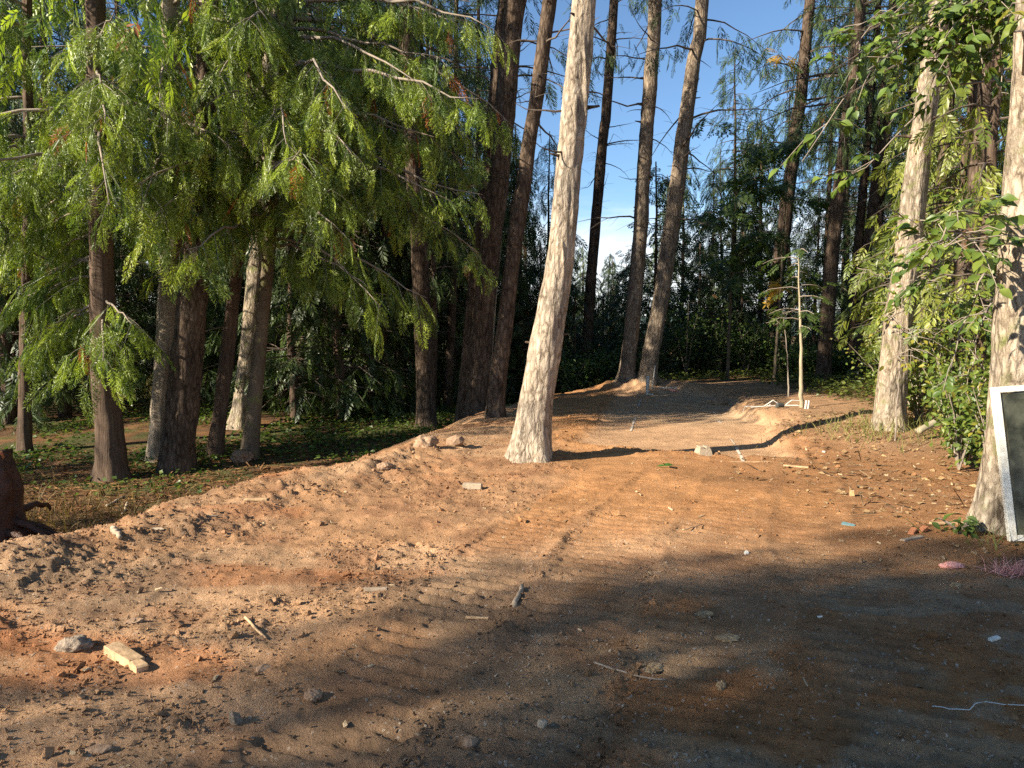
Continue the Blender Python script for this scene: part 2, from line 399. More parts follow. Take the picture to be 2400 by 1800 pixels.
# ------------------------------------------------------------------ ground
def ground_col(x, y):
    e, _ = seg_st(x, y, EDGE); e = e + (fbm(x * 1.3, y * 1.3, 3, 5) - .5) * .55
    sp_ = poly_sd(x, y, PAD)
    n = len(x)
    def mixin(c, col, f): return c * (1 - f[:, None]) + np.array(col)[None] * f[:, None]
    a = fbm(x * .8, y * .8, 4, 40); b2 = fbm(x * 2.4, y * 2.4, 4, 41); c3 = fbm(x * 7, y * 7, 3, 42)
    c = np.tile(np.array([.40, .225, .115]), (n, 1))
    c = mixin(c, (.44, .27, .15), sstep(.42, .62, a))
    c = mixin(c, (.30, .155, .08), sstep(.5, .7, b2) * .7)
    c = mixin(c, (.40, .15, .055), sstep(.60, .72, fbm(x * .9 + 4, y * 1.4, 3, 44)) * .5 * sstep(.5, -1.5, x))     # redder clay
    tr = np.zeros(n)
    for T in TRACKS:
        t, s = seg_st(x, y, T); tr = np.maximum(tr, sstep(.38, .2, np.abs(t)))
    c = mixin(c, (.44, .215, .085), np.maximum(tr, sstep(.2, 1.0, x) * sstep(3.6, 2.4, x)) * .75 * sstep(5, 7, y))
    c = mixin(c, (.30, .18, .10), tr * .5 * sstep(6, 4, y))
    # greyer trampled yard soil to the right and near
    gr = sstep(1.3, 3.4, x - .02 * y + (a - .5) * 3.0) * sstep(11.5, 9, y)
    c = mixin(c, (.31, .155, .068), gr * .85)
    nearc = sstep(5.0, 3.2, y + (b2 - .5) * 2.2) * sstep(-1.2, .4, x + (a - .5) * 2)
    c = mixin(c, (.31, .142, .054), nearc * .88)
    gv = sstep(.50, .62, fbm(x * 1.5 + 2, y * 1.5, 4, 47)) * sstep(4.6, 3.3, y) * sstep(-.6, .2, x)
    c = mixin(c, (.34, .235, .135), gv * .8)
    gv2 = sstep(.48, .60, fbm(x * 3.5, y * 5, 4, 48)) * sstep(1.2, 2.2, x) * sstep(5.6, 4.2, y)
    c = mixin(c, (.34, .245, .15), gv2 * .7)
    c = mixin(c, (.25, .17, .105), sstep(.42, .62, fbm(x * .9, y * .9 + 7, 3, 49)) * .7 * sstep(1.0, -.4, x) * sstep(7.5, 5, y))
    # the pad
    pit = sstep(.25, -.05, sp_)
    c = mixin(c, (.50, .31, .175), pit * .9)
    c = mixin(c, (.45, .33, .21), .6 * pit * sstep(.36, .54, fbm(x * .9, y * .6, 3, 52)) * sstep(12.5, 15, y) * .9)
    bank = sstep(4.0, 5.0, x) * sstep(8.5, 10, y) * (1 - pit)
    c = mixin(c, (.37, .225, .125), bank * .8)
    # forest floor
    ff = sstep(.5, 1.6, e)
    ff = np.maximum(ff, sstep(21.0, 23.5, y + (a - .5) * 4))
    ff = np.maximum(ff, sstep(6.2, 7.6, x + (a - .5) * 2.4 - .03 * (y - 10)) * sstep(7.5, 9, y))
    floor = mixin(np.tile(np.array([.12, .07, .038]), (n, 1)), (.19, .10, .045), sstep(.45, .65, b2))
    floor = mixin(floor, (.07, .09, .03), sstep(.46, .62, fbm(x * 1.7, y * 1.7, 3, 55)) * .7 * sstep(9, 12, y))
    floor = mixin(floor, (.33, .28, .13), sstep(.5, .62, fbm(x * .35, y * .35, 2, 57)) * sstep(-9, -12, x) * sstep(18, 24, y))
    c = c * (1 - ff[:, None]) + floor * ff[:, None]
    c *= ((.72 + .56 * c3) * (.80 + .4 * fbm(x * 1.9 + 3, y * 1.9, 3, 58)))[:, None]
    return c

ang = np.concatenate([np.linspace(-42, 42, 500), np.linspace(42, 318, 62)[1:-1]]); ang = np.radians(ang)
rad_ = np.concatenate([np.linspace(.15, 1.9, 6), np.geomspace(2.0, 24, 470), np.geomspace(24.4, 900, 46)])
A_, R_ = np.meshgrid(ang, rad_)
gx, gy = (R_ * np.sin(A_)).ravel(), (R_ * np.cos(A_)).ravel()
gh = ground_h(gx, gy)
na, nr = len(ang), len(rad_)
ii = np.arange(nr - 1)[:, None] * na; jj = np.arange(na)[None]; j2 = (jj + 1) % na
gf = np.stack([ii + j2, ii + jj, ii + na + jj, ii + na + j2], -1).reshape(-1, 4)

def ground_mat(name):
    m, nt, b = newmat(name, .97, .08)
    col = node(nt, 'ShaderNodeAttribute', attribute_name='Col').outputs['Color']
    g = node(nt, 'ShaderNodeNewGeometry').outputs['Position']
    n1 = node(nt, 'ShaderNodeTexNoise', {'Vector': g, 'Scale': 38, 'Detail': 9, 'Roughness': .72}).outputs[0]
    n2 = node(nt, 'ShaderNodeTexNoise', {'Vector': g, 'Scale': 5, 'Detail': 5, 'Roughness': .6}).outputs[0]
    vo = node(nt, 'ShaderNodeTexVoronoi', {'Vector': g, 'Scale': 45, 'Randomness': 1.0})
    c = mixc(nt, 1.0, col, ramp(nt, n1, [(.25, (.74, .72, .70)), (.75, (1.2, 1.21, 1.23))]), 'MULTIPLY')
    c = mixc(nt, 1.0, c, ramp(nt, n2, [(.3, (.86, .86, .86)), (.7, (1.1, 1.1, 1.1))]), 'MULTIPLY')
    peb = node(nt, 'ShaderNodeSeparateColor', {0: vo.outputs['Color']}).outputs[0]
    pm = node(nt, 'ShaderNodeMath', {0: peb, 1: .9}, operation='GREATER_THAN').outputs[0]
    pd = node(nt, 'ShaderNodeMath', {0: vo.outputs['Distance'], 1: .34}, operation='LESS_THAN').outputs[0]
    pf = node(nt, 'ShaderNodeMath', {0: pm, 1: pd}, operation='MULTIPLY').outputs[0]
    c = mixc(nt, pf, c, mixc(nt, .5, c, (.50, .43, .34)))
    nt.links.new(c, b.inputs['Base Color'])
    n3 = node(nt, 'ShaderNodeTexNoise', {'Vector': g, 'Scale': 95, 'Detail': 6, 'Roughness': .7}).outputs[0]
    hs = node(nt, 'ShaderNodeMath', {0: n1, 1: n3}, operation='ADD').outputs[0]
    hs = node(nt, 'ShaderNodeMath', {0: hs, 1: pf}, operation='ADD').outputs[0]
    bump(nt, b, hs, .9, .02)
    return m
SOIL = ground_mat('soil')
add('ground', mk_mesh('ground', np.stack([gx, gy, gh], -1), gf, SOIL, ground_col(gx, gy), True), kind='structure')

# low wooded hills on the horizon
ha = np.linspace(-70, 70, 120); hv = []
for k, (rr, hs) in enumerate(((230, 0.0), (330, 9.0), (430, 15.0), (520, 0.0))):
    q = np.radians(ha); hv.append(np.stack([rr * np.sin(q), rr * np.cos(q), -3 + hs * (.6 + .7 * fbm(ha * .09 + k, ha * 0 + k, 4, 60 + k)) + (vn(ha * 2.5, ha * 0, 7) * 2 if hs else 0)], -1))
hv = np.array(hv).reshape(-1, 3); i_ = np.arange(3)[:, None] * 120; j_ = np.arange(119)[None]
hf = np.stack([i_ + j_, i_ + j_ + 1, i_ + 120 + j_ + 1, i_ + 120 + j_], -1).reshape(-1, 4)
add('hill', mk_mesh('hill', hv, hf, plain('far_wood', (.10, .14, .12), scale=.08, bmp=0), None, True), kind='structure')

# ------------------------------------------------------------------ foliage templates
def frond_t(seed, npair=9, lobes=2, width=.44, curl=.18, pw=.024):
    r = np.random.default_rng(seed); V, T, K = [], [], []
    def tri(a, b, c, k):
        n = len(V); V.extend([a, b, c]); T.append([n, n + 1, n + 2]); K.extend(k)
    tri((-.008, 0), (.008, 0), (0, 1.0), (.8, .8, 1))
    for i in range(npair):
        for sd in (-1, 1):
            v = .07 + .88 * (i + (.5 if sd > 0 else 0) + r.uniform(-.15, .15)) / npair
            l = width * (min(1, .35 + v * 2.6)) * (1 - v) ** .62 * r.uniform(.75, 1.15) + .05
            an = radians(36 + 16 * r.random() - 8 * v); d = np.array([sd * sin(an), cos(an)]); pp = np.array([d[1], -d[0]])
            b0 = np.array([0, v]); tip = b0 + d * l
            tri(b0, b0 + d * l * .45 + pp * pw, tip, (.9, .95, 1.15)); tri(b0, tip, b0 + d * l * .45 - pp * pw, (.9, 1.15, .95))
            for k in range(lobes):
                kk = .22 + .5 * k / max(1, lobes - 1) if lobes > 1 else .4
                for s in (-1, 1):
                    p0 = b0 + d * l * kk; p1 = p0 + (d * .85 + pp * s * .62) * l * .34 * r.uniform(.6, 1.2); p2 = b0 + d * l * (kk + .10)
                    tri(p0, p1, p2, (.95, 1.15, 1.0))
    V = np.array(V); w = -curl * (V[:, 0] ** 2 * 2.2 + V[:, 1] ** 2 * .7) + r.normal(0, .012, len(V))
    tc_ = np.array(K)[:, None] * np.array([[1, 1, 1]])
    return np.column_stack([V, w]), np.array(T), np.repeat(np.array(K)[:, None], 3, 1)

CED_HI = [frond_t(i, 9 + i % 3, 3, .36 + .05 * (i % 2), .15 + .14 * (i % 3), .011) for i in range(4)]
CED_LO = [frond_t(20 + i, 6, 0, .46, .2, .05) for i in range(2)]
NEED = [frond_t(40 + i, 10, 0, .30 + .06 * i, .28, .021) for i in range(3)]

def pinnate_t(seed, n=6):
    r = np.random.default_rng(seed); V, T = [], []
    def leafl(b0, d, l, wd):
        pp = np.array([d[1], -d[0]]); k = len(V)
        V.extend([b0, b0 + d * l * .45 + pp * wd, b0 + d * l, b0 + d * l * .45 - pp * wd]); T.extend([[k, k + 1, k + 2], [k, k + 2, k + 3]])
    V.extend([np.array([-.006, 0]), np.array([.006, 0]), np.array([0, .9])]); T.append([0, 1, 2])
    for i in range(n):
        for s in (-1, 1):
            an = radians(62 + 8 * r.random()); leafl(np.array([0, .2 + .68 * i / n]), np.array([s * sin(an), cos(an)]), .30 * r.uniform(.8, 1.1), .05)
    leafl(np.array([0, .85]), np.array([0, 1.]), .28, .05)
    V = np.array(V); w = -.25 * V[:, 1] ** 2 - .5 * V[:, 0] ** 2
    return np.column_stack([V, w]), np.array(T), np.ones((len(V), 3))
PINN = [pinnate_t(i, 5 + i) for i in range(3)]

def oval_t(seed, wd=.30, fold=.18, droop=.2):
    """a broad leaf with a folded midrib and a pointed tip, 12 triangles"""
    ts = [0, .16, .4, .68, 1.0]; ws = [.02, .6, 1.0, .72, 0.0]; V, T = [], []
    for t, w in zip(ts, ws):
        for s in (-1, 0, 1): V.append((s * w * wd, .06 + t * .94, abs(s) * w * wd * fold * 2 - droop * t * t))
    for i in range(4):
        for s in (0, 1):
            a = i * 3 + s; T += [[a, a + 1, a + 4], [a, a + 4, a + 3]]
    V += [(-.012, -.14, .02), (.012, -.14, .02), (0, .1, 0)]; T.append([15, 16, 17])
    return np.array(V, float), np.array(T), np.ones((18, 3))
OVAL = [oval_t(0, .27, .15, .12), oval_t(1, .31, .25, .25), oval_t(2, .25, .1, .38)]
def simple_leaf(wd=.32):
    return (np.array([[0, 0, 0], [wd, .45, .06], [0, 1, -.1], [-wd, .45, .06]], float), np.array([[0, 1, 2], [0, 2, 3]]), np.ones((4, 3)))
LEAF2 = [simple_leaf(.30), simple_leaf(.4)]

def build_fol(tmpl, pos, dirv, nrm, ln, tint, rg):
    if not len(pos): return None
    pick = rg.integers(0, len(tmpl), len(pos)); parts = []
    M = frames(dirv, nrm, ln)
    for k, (tv, tf, tcol) in enumerate(tmpl):
        m = pick == k
        if m.any(): parts.append(inst(tv, tf, M[m], pos[m], tint[m], tcol))
    return cat_geo(parts)

def tints(n, rg, lo, hi, dead=0.0, deadcol=(.34, .11, .035), p=1.3):
    t = rg.random(n)[:, None] ** p; c = np.array(lo) * (1 - t) + np.array(hi) * t
    c *= rg.uniform(.8, 1.2, (n, 1))
    d = rg.random(n) < dead; c[d] = np.array(deadcol) * rg.uniform(.7, 1.3, (d.sum(), 1))
    return c

# ------------------------------------------------------------------ trees
def limb_path(p0, az, L, rise, droop, tipup, rg, n=9, wig=.12):
    t = np.linspace(0, 1, n); a = az + np.cumsum(rg.normal(0, wig, n)) * .35
    st = L / (n - 1)
    x = np.concatenate([[0], np.cumsum(np.cos(a[1:]) * st)]); y = np.concatenate([[0], np.cumsum(np.sin(a[1:]) * st)])
    z = L * (rise * t - droop * t ** 2 + tipup * t ** 3) + np.concatenate([[0], rg.normal(0, .012 * L, n - 1)])
    return np.stack([p0[0] + x, p0[1] + y, p0[2] + z], -1)

def foliate(path, rg, step, blen, per, hang, size, start=.18, fan=.9, out=None, drape=False):
    """sprays on side branchlets of a limb: returns pos, dir, nrm, len lists and branchlet paths"""
    L = np.linalg.norm(np.diff(path, axis=0), axis=1).sum(); n = max(2, int(L * (1 - start) / step)); tw = []
    tt = np.linspace(0, 1, len(path))
    for i in range(n):
        t = start + (1 - start) * (i + rg.uniform(0, .8)) / n
        p = np.array([np.interp(t, tt, path[:, k]) for k in range(3)])
        q = np.array([np.interp(min(1, t + .08), tt, path[:, k]) for k in range(3)]) - np.array([np.interp(max(0, t - .08), tt, path[:, k]) for k in range(3)])
        q /= np.linalg.norm(q) + 1e-9
        sd = -1 if i % 2 else 1
        a = sd * fan * rg.uniform(.6, 1.2)
        h = np.array([q[0] * cos(a) - q[1] * sin(a), q[0] * sin(a) + q[1] * cos(a), q[2] * .5 - .25 - hang * .4 * rg.random()])
        h /= np.linalg.norm(h)
        bl = blen * rg.uniform(.5, 1.15) * (1.1 - .55 * t)
        m = max(1, int(per * bl / blen + rg.random()))
        for k in range(m + 1):
            s = (k + .35 * rg.random()) / m if m else 1
            s = min(s, 1)
            pp = p + h * bl * s + np.array([0, 0, -hang * bl * .35 * s * s])
            side = (-1 if k % 2 else 1) * (.75 if s < .95 else .1)
            hp = np.array([-h[1], h[0], 0])
            dv = h * (.55 + .25 * s) + hp * side * .8 + np.array([0, 0, -hang]) + rg.normal(0, .18, 3)
            nv = np.array([h[0] * .35, h[1] * .35, .55]) + rg.normal(0, .5, 3)
            if drape and rg.random() < .8:
                dv = h * (.30 + .35 * s * rg.random()) + hp * side * .42 + np.array([0, 0, -.8]) + rg.normal(0, .27, 3)
                nv = np.array([h[0] * .7, h[1] * .7, .45]) + hp * side * .3 + rg.normal(0, .38, 3)
            out[0].append(pp); out[1].append(dv); out[2].append(nv); out[3].append(size * rg.uniform(.65, 1.2))
        tw.append(np.stack([p, p + h * bl * .5 + [0, 0, -hang * bl * .09], p + h * bl + [0, 0, -hang * bl * .35]]))
    return tw

def interp_path(path, z):
    return np.array([np.interp(z, path[:, 2], path[:, k]) for k in range(2)] + [z])

def px_trunk(spec, d=None, top=18.0, taper=.6):
    """spec: (px, py, width_px) from the base upwards. returns base point, local path, radii"""
    base = G(spec[0][0], spec[0][1]) if d is None else None
    if base is None:
        base = P(spec[0][0], spec[0][1], d); base[2] = gz(base[0], base[1])
    d = base[1]
    pts = [P(a, b, d) - base for a, b, _ in spec]; rad = [w / 2 / F * d for *_, w in spec]
    pts[0] = np.zeros(3)
    dirn = (pts[-1] - pts[-2]); dirn /= dirn[2]
    z0 = pts[-1][2]
    if top > z0 + .5:
        for f in (.35, .7, 1.0):
            pts.append(pts[-1] + (np.array([dirn[0] * .7, 0, 1.0])) * (z0 + (top - z0) * f - pts[-1][2]))
            rad.append(rad[len(spec) - 1] * (1 - f * .93) + .01)
    pts, rad = np.array(pts), np.array(rad)
    pts = np.vstack([pts[:1] - [0, 0, .35], pts]); rad = np.concatenate([rad[:1] * 1.1, rad])
    return base, pts, rad

def trunk_mesh(pts, rad, mat, seg, ring, bark, flare, seed, hres=9.0):
    zmax = pts[-1, 2]
    zs = np.concatenate([np.arange(pts[0, 2], min(hres, zmax), ring), np.arange(min(hres, zmax), zmax, .6), [zmax]])
    zs = np.unique(zs)
    # smooth the path
    px_ = np.stack([np.interp(zs, pts[:, 2], pts[:, 0]), np.interp(zs, pts[:, 2], pts[:, 1]), zs], -1)
    k = max(1, int(.6 / ring)); ker = np.ones(2 * k + 1) / (2 * k + 1)
    for a in (0, 1): px_[:, a] = np.convolve(np.pad(px_[:, a], k, mode='edge'), ker, 'valid')
    px_[:, 0] += (fbm(zs * .7, zs * 0 + seed, 2, seed % 30) - .5) * .05
    r_ = np.interp(zs, pts[:, 2], rad)
    v, f = tube(px_, r_, seg, bark, flare, seed)
    return mk_mesh('trunk', v, f, mat, None, True), px_

FR_MESH = {}
def frond_mesh(k, tint):
    key = (k, tint)
    if key not in FR_MESH:
        tv, tf, tcol = CED_HI[k]
        FR_MESH[key] = mk_mesh('frond', tv, tf, CFOL, tcol * np.array(TINT8[tint]))
    return FR_MESH[key]
TINT8 = [(.10, .15, .022), (.14, .19, .026), (.20, .255, .034), (.27, .32, .04), (.34, .39, .05), (.16, .21, .045), (.36, .12, .035), (.10, .15, .03)]

def in_view(p):
    dz = p[:, 1] * cos(PITCH) - (p[:, 2] - CAM_H) * sin(PITCH)
    up = p[:, 1] * sin(PITCH) + (p[:, 2] - CAM_H) * cos(PITCH)
    return 1200 + F * p[:, 0] / dz, 900 - F * up / dz, dz

def cedar(label, spec, d, mat, limbs, seed, top=16, nfrond=150, bark=.012, flare=.35, hi_zmax=7.2, dens=1.0, group='front cedars'):
    """limbs: (count, z_low, z_high, az_centre_deg, az_spread_deg, Lmin, Lmax) in metres above the base"""
    rg = np.random.default_rng(seed)
    base, pts, rad = px_trunk(spec, d, top)
    t = thing('cedar_tree', label, 'tree', base, group)
    me, path = trunk_mesh(pts, rad, mat, 32, .09, bark, flare, seed); add('trunk', me, t)
    out, hiflag, tws = ([], [], [], []), [], []
    for (n, z0, z1, ac, asp, L0, L1) in limbs:
        for i in range(n):
            z = z0 + (z1 - z0) * (i + rg.random()) / n
            az = radians(ac + asp * rg.uniform(-1, 1)); L = rg.uniform(L0, L1)
            hi = z < hi_zmax
            lp = limb_path(interp_path(path, z), az, L, rg.uniform(-.05, .18), rg.uniform(.42, .7), rg.uniform(.05, .28), rg)
            r0 = .014 + .010 * L
            lv, lf = tube(lp, np.linspace(r0, .006, len(lp)), 5)
            if hi: add('branch', mk_mesh('branch', lv, lf, TWIG, None, True), t)
            nb = len(out[0])
            tw = foliate(lp, rg, (.185 if hi else .42) / dens, .8, 4 if hi else 3, .75, .54 if hi else .66, out=out, drape=True)
            hiflag += [hi] * (len(out[0]) - nb)
            if hi: tws += tw
    pos, dv, nv, ln = (np.array(o) for o in out); hf_ = np.array(hiflag)
    tint = tints(len(pos), rg, (.075, .135, .026), (.37, .45, .065), dead=.012)
    # the sprays that show largest become single fronds
    w = pos + base; pxx, pyy, dz = in_view(w)
    vis = hf_ & (pxx > 0) & (pxx < 2400) & (pyy > 0) & (pyy < 1800)
    score = np.where(vis, ln / dz, 0); sel = np.argsort(-score)[:nfrond]; sel = sel[score[sel] > 0]
    M = frames(dv, nv, ln)
    crown_parts = []
    keep = np.ones(len(pos), bool); keep[sel] = False
    for m, tm in ((keep & hf_, CED_HI), (keep & ~hf_, CED_LO)):
        g = build_fol(tm, pos[m], dv[m], nv[m], ln[m], tint[m], rg)
        if g: crown_parts.append(g)
    v, f, c = cat_geo(crown_parts)
    cro = add('crown', mk_mesh('crown', v, f, CFOL, c), t, kind='stuff')
    if tws:
        tv = [tube(q, [.006, .004, .002], 3, cap=False) for q in tws]
        v, f, _ = cat_geo(tv); add('twigs', mk_mesh('twigs', v, f, TWIG), t, kind='stuff')
    for i in sel:
        o = add('frond', frond_mesh(int(rg.integers(0, 4)), int(rg.choice(8, p=[.12, .16, .18, .16, .1, .12, .02, .14]))), cro)
        mm = np.eye(4); mm[:3, :3] = M[i]; mm[:3, 3] = pos[i]; o.matrix_local = Matrix(mm.tolist())
    return t

def fir_crown(path, rg, z0, z1, n, L0, L1, size=.55, step=.3, droop=(.3, .6), per=2, az=None, hang=.65, tmpl=NEED, lo=(.03, .055, .018), hi=(.085, .13, .035), rise=(.0, .25), dead=0.01):
    out = ([], [], [], []); lt = []
    for i in range(n):
        u = (i + rg.random()) / n; z = z0 + (z1 - z0) * u
        a = rg.uniform(0, 2 * pi) if az is None else radians(az[0] + az[1] * rg.uniform(-1, 1))
        L = (L0 + (L1 - L0) * u) * rg.uniform(.7, 1.15)
        lp = limb_path(interp_path(path, z), a, L, rg.uniform(*rise), rg.uniform(*droop), rg.uniform(.0, .15), rg, n=7)
        lt.append(tube(lp, np.linspace(.012 + .008 * L, .005, len(lp)), 4, cap=False))
        foliate(lp, rg, step, .55, per, hang, size, start=.25, out=out)
    pos, dv, nv, ln = (np.array(o) for o in out)
    g = build_fol(tmpl, pos, dv, nv, ln, tints(len(pos), rg, lo, hi, dead, (.16, .08, .03)), rg)
    lv, lf, _ = cat_geo(lt)
    return g, (lv, lf)

def sticks(t, path, rad, rg, z0, z1, n, L0, L1, mat=DEAD):
    for i in range(n):
        z = rg.uniform(z0, z1); L = rg.uniform(L0, L1); a = rg.uniform(0, 2 * pi)
        lp = limb_path(interp_path(path, z), a, L, rg.uniform(-.25, .45), rg.uniform(-.1, .5), rg.uniform(-.2, .3), rg, n=7, wig=.2)
        parts = [tube(lp, np.linspace(.012 + .009 * L, .004, 7), 5)]
        if L > .8:
            for k in range(int(L * 4)):
                j = rg.integers(2, 7)
                q = limb_path(lp[j], a + rg.choice([-1, 1]) * rg.uniform(.5, 1.2), L * rg.uniform(.15, .4), rg.uniform(-.5, .3), .2, 0, rg, n=4, wig=.3)
                parts.append(tube(q, np.linspace(.005, .002, 4), 3, cap=False))
        v, f, _ = cat_geo([(a_, tris(b_)) for a_, b_ in parts])
        add('dead_branch', mk_mesh('dead_branch', v, f, mat), t)

def fir(label, spec, d=None, mat=FIR, seed=1, top=22, seg=22, ring=.14, bark=.01, flare=.3, stick=None, crown=None, name='fir_tree', group=None):
    rg = np.random.default_rng(seed)
    base, pts, rad = px_trunk(spec, d, top)
    t = thing(name, label, 'tree', base, group)
    me, path = trunk_mesh(pts, rad, mat, seg, ring, bark, flare, seed); add('trunk', me, t)
    if stick: sticks(t, path, rad, rg, *stick)
    if mat in (FIR, FIRM, FIRK):
        for z in rg.uniform(1.2, 8.0, 9):
            a = rg.uniform(pi * .7, 2.1 * pi); rr0 = float(np.interp(z, pts[:, 2], rad)); p0 = interp_path(path, z)
            q = np.stack([p0 + np.array([cos(a), sin(a), .1]) * (rr0 * .8 + k) for k in np.linspace(0, rg.uniform(.06, .2), 4)])
            v, f = tube(q, np.array([.035, .022, .016, .012]) * rg.uniform(.6, 1.1), 7); add('branch_stub', mk_mesh('branch_stub', v, f, FIRD, None, True), t)
    if crown:
        g, l = fir_crown(path, rg, **crown)
        add('crown', mk_mesh('crown', g[0], g[1], NFOL, g[2]), t, kind='stuff')
        add('limbs', mk_mesh('limbs', l[0], l[1], DEAD), t, kind='stuff')
    return t

# --- the lit fir in the clearing, and those round it
CR = lambda z0, z1, n, L0, L1, **k: dict(z0=z0, z1=z1, n=n, L0=L0, L1=L1, **k)
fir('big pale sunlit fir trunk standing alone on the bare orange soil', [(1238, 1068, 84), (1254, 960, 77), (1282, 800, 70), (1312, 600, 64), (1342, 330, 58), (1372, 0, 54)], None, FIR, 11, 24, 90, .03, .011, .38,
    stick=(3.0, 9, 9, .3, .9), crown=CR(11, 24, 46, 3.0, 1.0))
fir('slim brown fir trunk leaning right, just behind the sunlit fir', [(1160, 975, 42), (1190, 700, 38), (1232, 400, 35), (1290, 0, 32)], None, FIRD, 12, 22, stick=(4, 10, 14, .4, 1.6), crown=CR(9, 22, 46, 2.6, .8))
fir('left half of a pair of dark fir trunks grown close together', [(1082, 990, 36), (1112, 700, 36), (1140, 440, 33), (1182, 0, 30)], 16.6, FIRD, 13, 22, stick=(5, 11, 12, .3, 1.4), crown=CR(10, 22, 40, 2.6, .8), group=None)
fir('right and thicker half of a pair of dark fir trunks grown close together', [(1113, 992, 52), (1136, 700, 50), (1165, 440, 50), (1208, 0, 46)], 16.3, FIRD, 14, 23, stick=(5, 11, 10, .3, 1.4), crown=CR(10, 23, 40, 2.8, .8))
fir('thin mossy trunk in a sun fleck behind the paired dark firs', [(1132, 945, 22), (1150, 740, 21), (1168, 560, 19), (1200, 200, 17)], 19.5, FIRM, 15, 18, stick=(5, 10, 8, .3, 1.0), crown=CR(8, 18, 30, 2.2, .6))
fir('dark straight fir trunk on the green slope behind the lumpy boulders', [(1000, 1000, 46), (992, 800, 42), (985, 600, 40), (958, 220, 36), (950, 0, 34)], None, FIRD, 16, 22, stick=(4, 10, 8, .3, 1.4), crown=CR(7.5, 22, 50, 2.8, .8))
# --- the pair at the end of the pad
fir('left trunk of two tall firs sharing a root mound by the white pipe', [(1466, 905, 40), (1478, 800, 36), (1500, 550, 34), (1520, 250, 32), (1536, 0, 30)], 20.5, FIRK, 17, 24, 26, .12, .012, .35, stick=(4, 12, 16, .4, 2.2), crown=CR(11.0, 24, 40, 2.6, .8))
fir('right leaning trunk of two tall firs sharing a root mound by the white pipe', [(1516, 905, 42), (1532, 800, 39), (1572, 550, 37), (1612, 250, 33), (1645, 0, 29)], 20.3, FIRK, 18, 24, 26, .12, .012, .35, stick=(4, 12, 18, .4, 2.6), crown=CR(8.4, 24, 40, 2.4, .8))
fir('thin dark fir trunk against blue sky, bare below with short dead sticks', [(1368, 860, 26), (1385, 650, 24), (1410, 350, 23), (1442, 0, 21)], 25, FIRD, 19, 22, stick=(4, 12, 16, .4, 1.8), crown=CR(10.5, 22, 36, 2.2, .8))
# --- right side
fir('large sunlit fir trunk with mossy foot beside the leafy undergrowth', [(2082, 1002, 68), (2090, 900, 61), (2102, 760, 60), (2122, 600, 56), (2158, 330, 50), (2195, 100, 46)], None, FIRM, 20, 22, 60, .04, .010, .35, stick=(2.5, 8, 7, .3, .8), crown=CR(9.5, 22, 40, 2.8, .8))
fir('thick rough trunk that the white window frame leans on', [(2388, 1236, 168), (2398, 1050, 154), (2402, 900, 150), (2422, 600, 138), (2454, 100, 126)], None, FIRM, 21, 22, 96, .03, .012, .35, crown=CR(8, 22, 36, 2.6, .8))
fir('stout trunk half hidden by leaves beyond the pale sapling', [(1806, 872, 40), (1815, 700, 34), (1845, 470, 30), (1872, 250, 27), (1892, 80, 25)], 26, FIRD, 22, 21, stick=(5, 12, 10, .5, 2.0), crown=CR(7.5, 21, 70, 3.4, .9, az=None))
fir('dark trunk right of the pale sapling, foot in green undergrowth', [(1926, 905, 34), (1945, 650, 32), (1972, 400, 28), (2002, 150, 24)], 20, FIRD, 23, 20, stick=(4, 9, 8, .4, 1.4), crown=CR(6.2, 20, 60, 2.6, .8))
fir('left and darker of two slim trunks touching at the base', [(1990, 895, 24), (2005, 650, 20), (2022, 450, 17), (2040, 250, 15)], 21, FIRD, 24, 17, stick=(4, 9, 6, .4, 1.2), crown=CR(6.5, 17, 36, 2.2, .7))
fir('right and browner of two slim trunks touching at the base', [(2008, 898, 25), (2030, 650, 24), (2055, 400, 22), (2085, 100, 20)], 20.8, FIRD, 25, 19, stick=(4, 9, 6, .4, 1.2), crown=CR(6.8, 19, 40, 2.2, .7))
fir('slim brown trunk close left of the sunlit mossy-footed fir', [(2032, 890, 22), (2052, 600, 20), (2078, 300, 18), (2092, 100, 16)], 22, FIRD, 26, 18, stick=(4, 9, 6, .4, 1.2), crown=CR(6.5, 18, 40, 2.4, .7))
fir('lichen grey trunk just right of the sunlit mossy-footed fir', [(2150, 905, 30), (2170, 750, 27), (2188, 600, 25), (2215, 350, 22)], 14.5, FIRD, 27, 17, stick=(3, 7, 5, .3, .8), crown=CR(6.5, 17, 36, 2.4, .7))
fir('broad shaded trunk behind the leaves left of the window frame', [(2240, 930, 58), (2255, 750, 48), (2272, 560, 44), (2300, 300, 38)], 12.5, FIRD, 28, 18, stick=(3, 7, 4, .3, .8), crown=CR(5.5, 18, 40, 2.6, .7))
# --- left group
fir('thick dark rough trunk pressed against the pale split cedar', [(415, 1102, 80), (424, 1000, 74), (440, 800, 68), (458, 650, 66), (470, 500, 60), (488, 200, 52)], None, FIRD, 31, 20, 48, .06, .014, .25, crown=CR(8.5, 20, 36, 2.8, .8))
fir('mossy dark trunk behind the slim smooth stems', [(560, 985, 46), (580, 850, 44), (600, 650, 40), (620, 400, 36)], 17.5, FIRM, 32, 19, 32, .08, .012, .6, crown=CR(6, 19, 46, 2.8, .8))

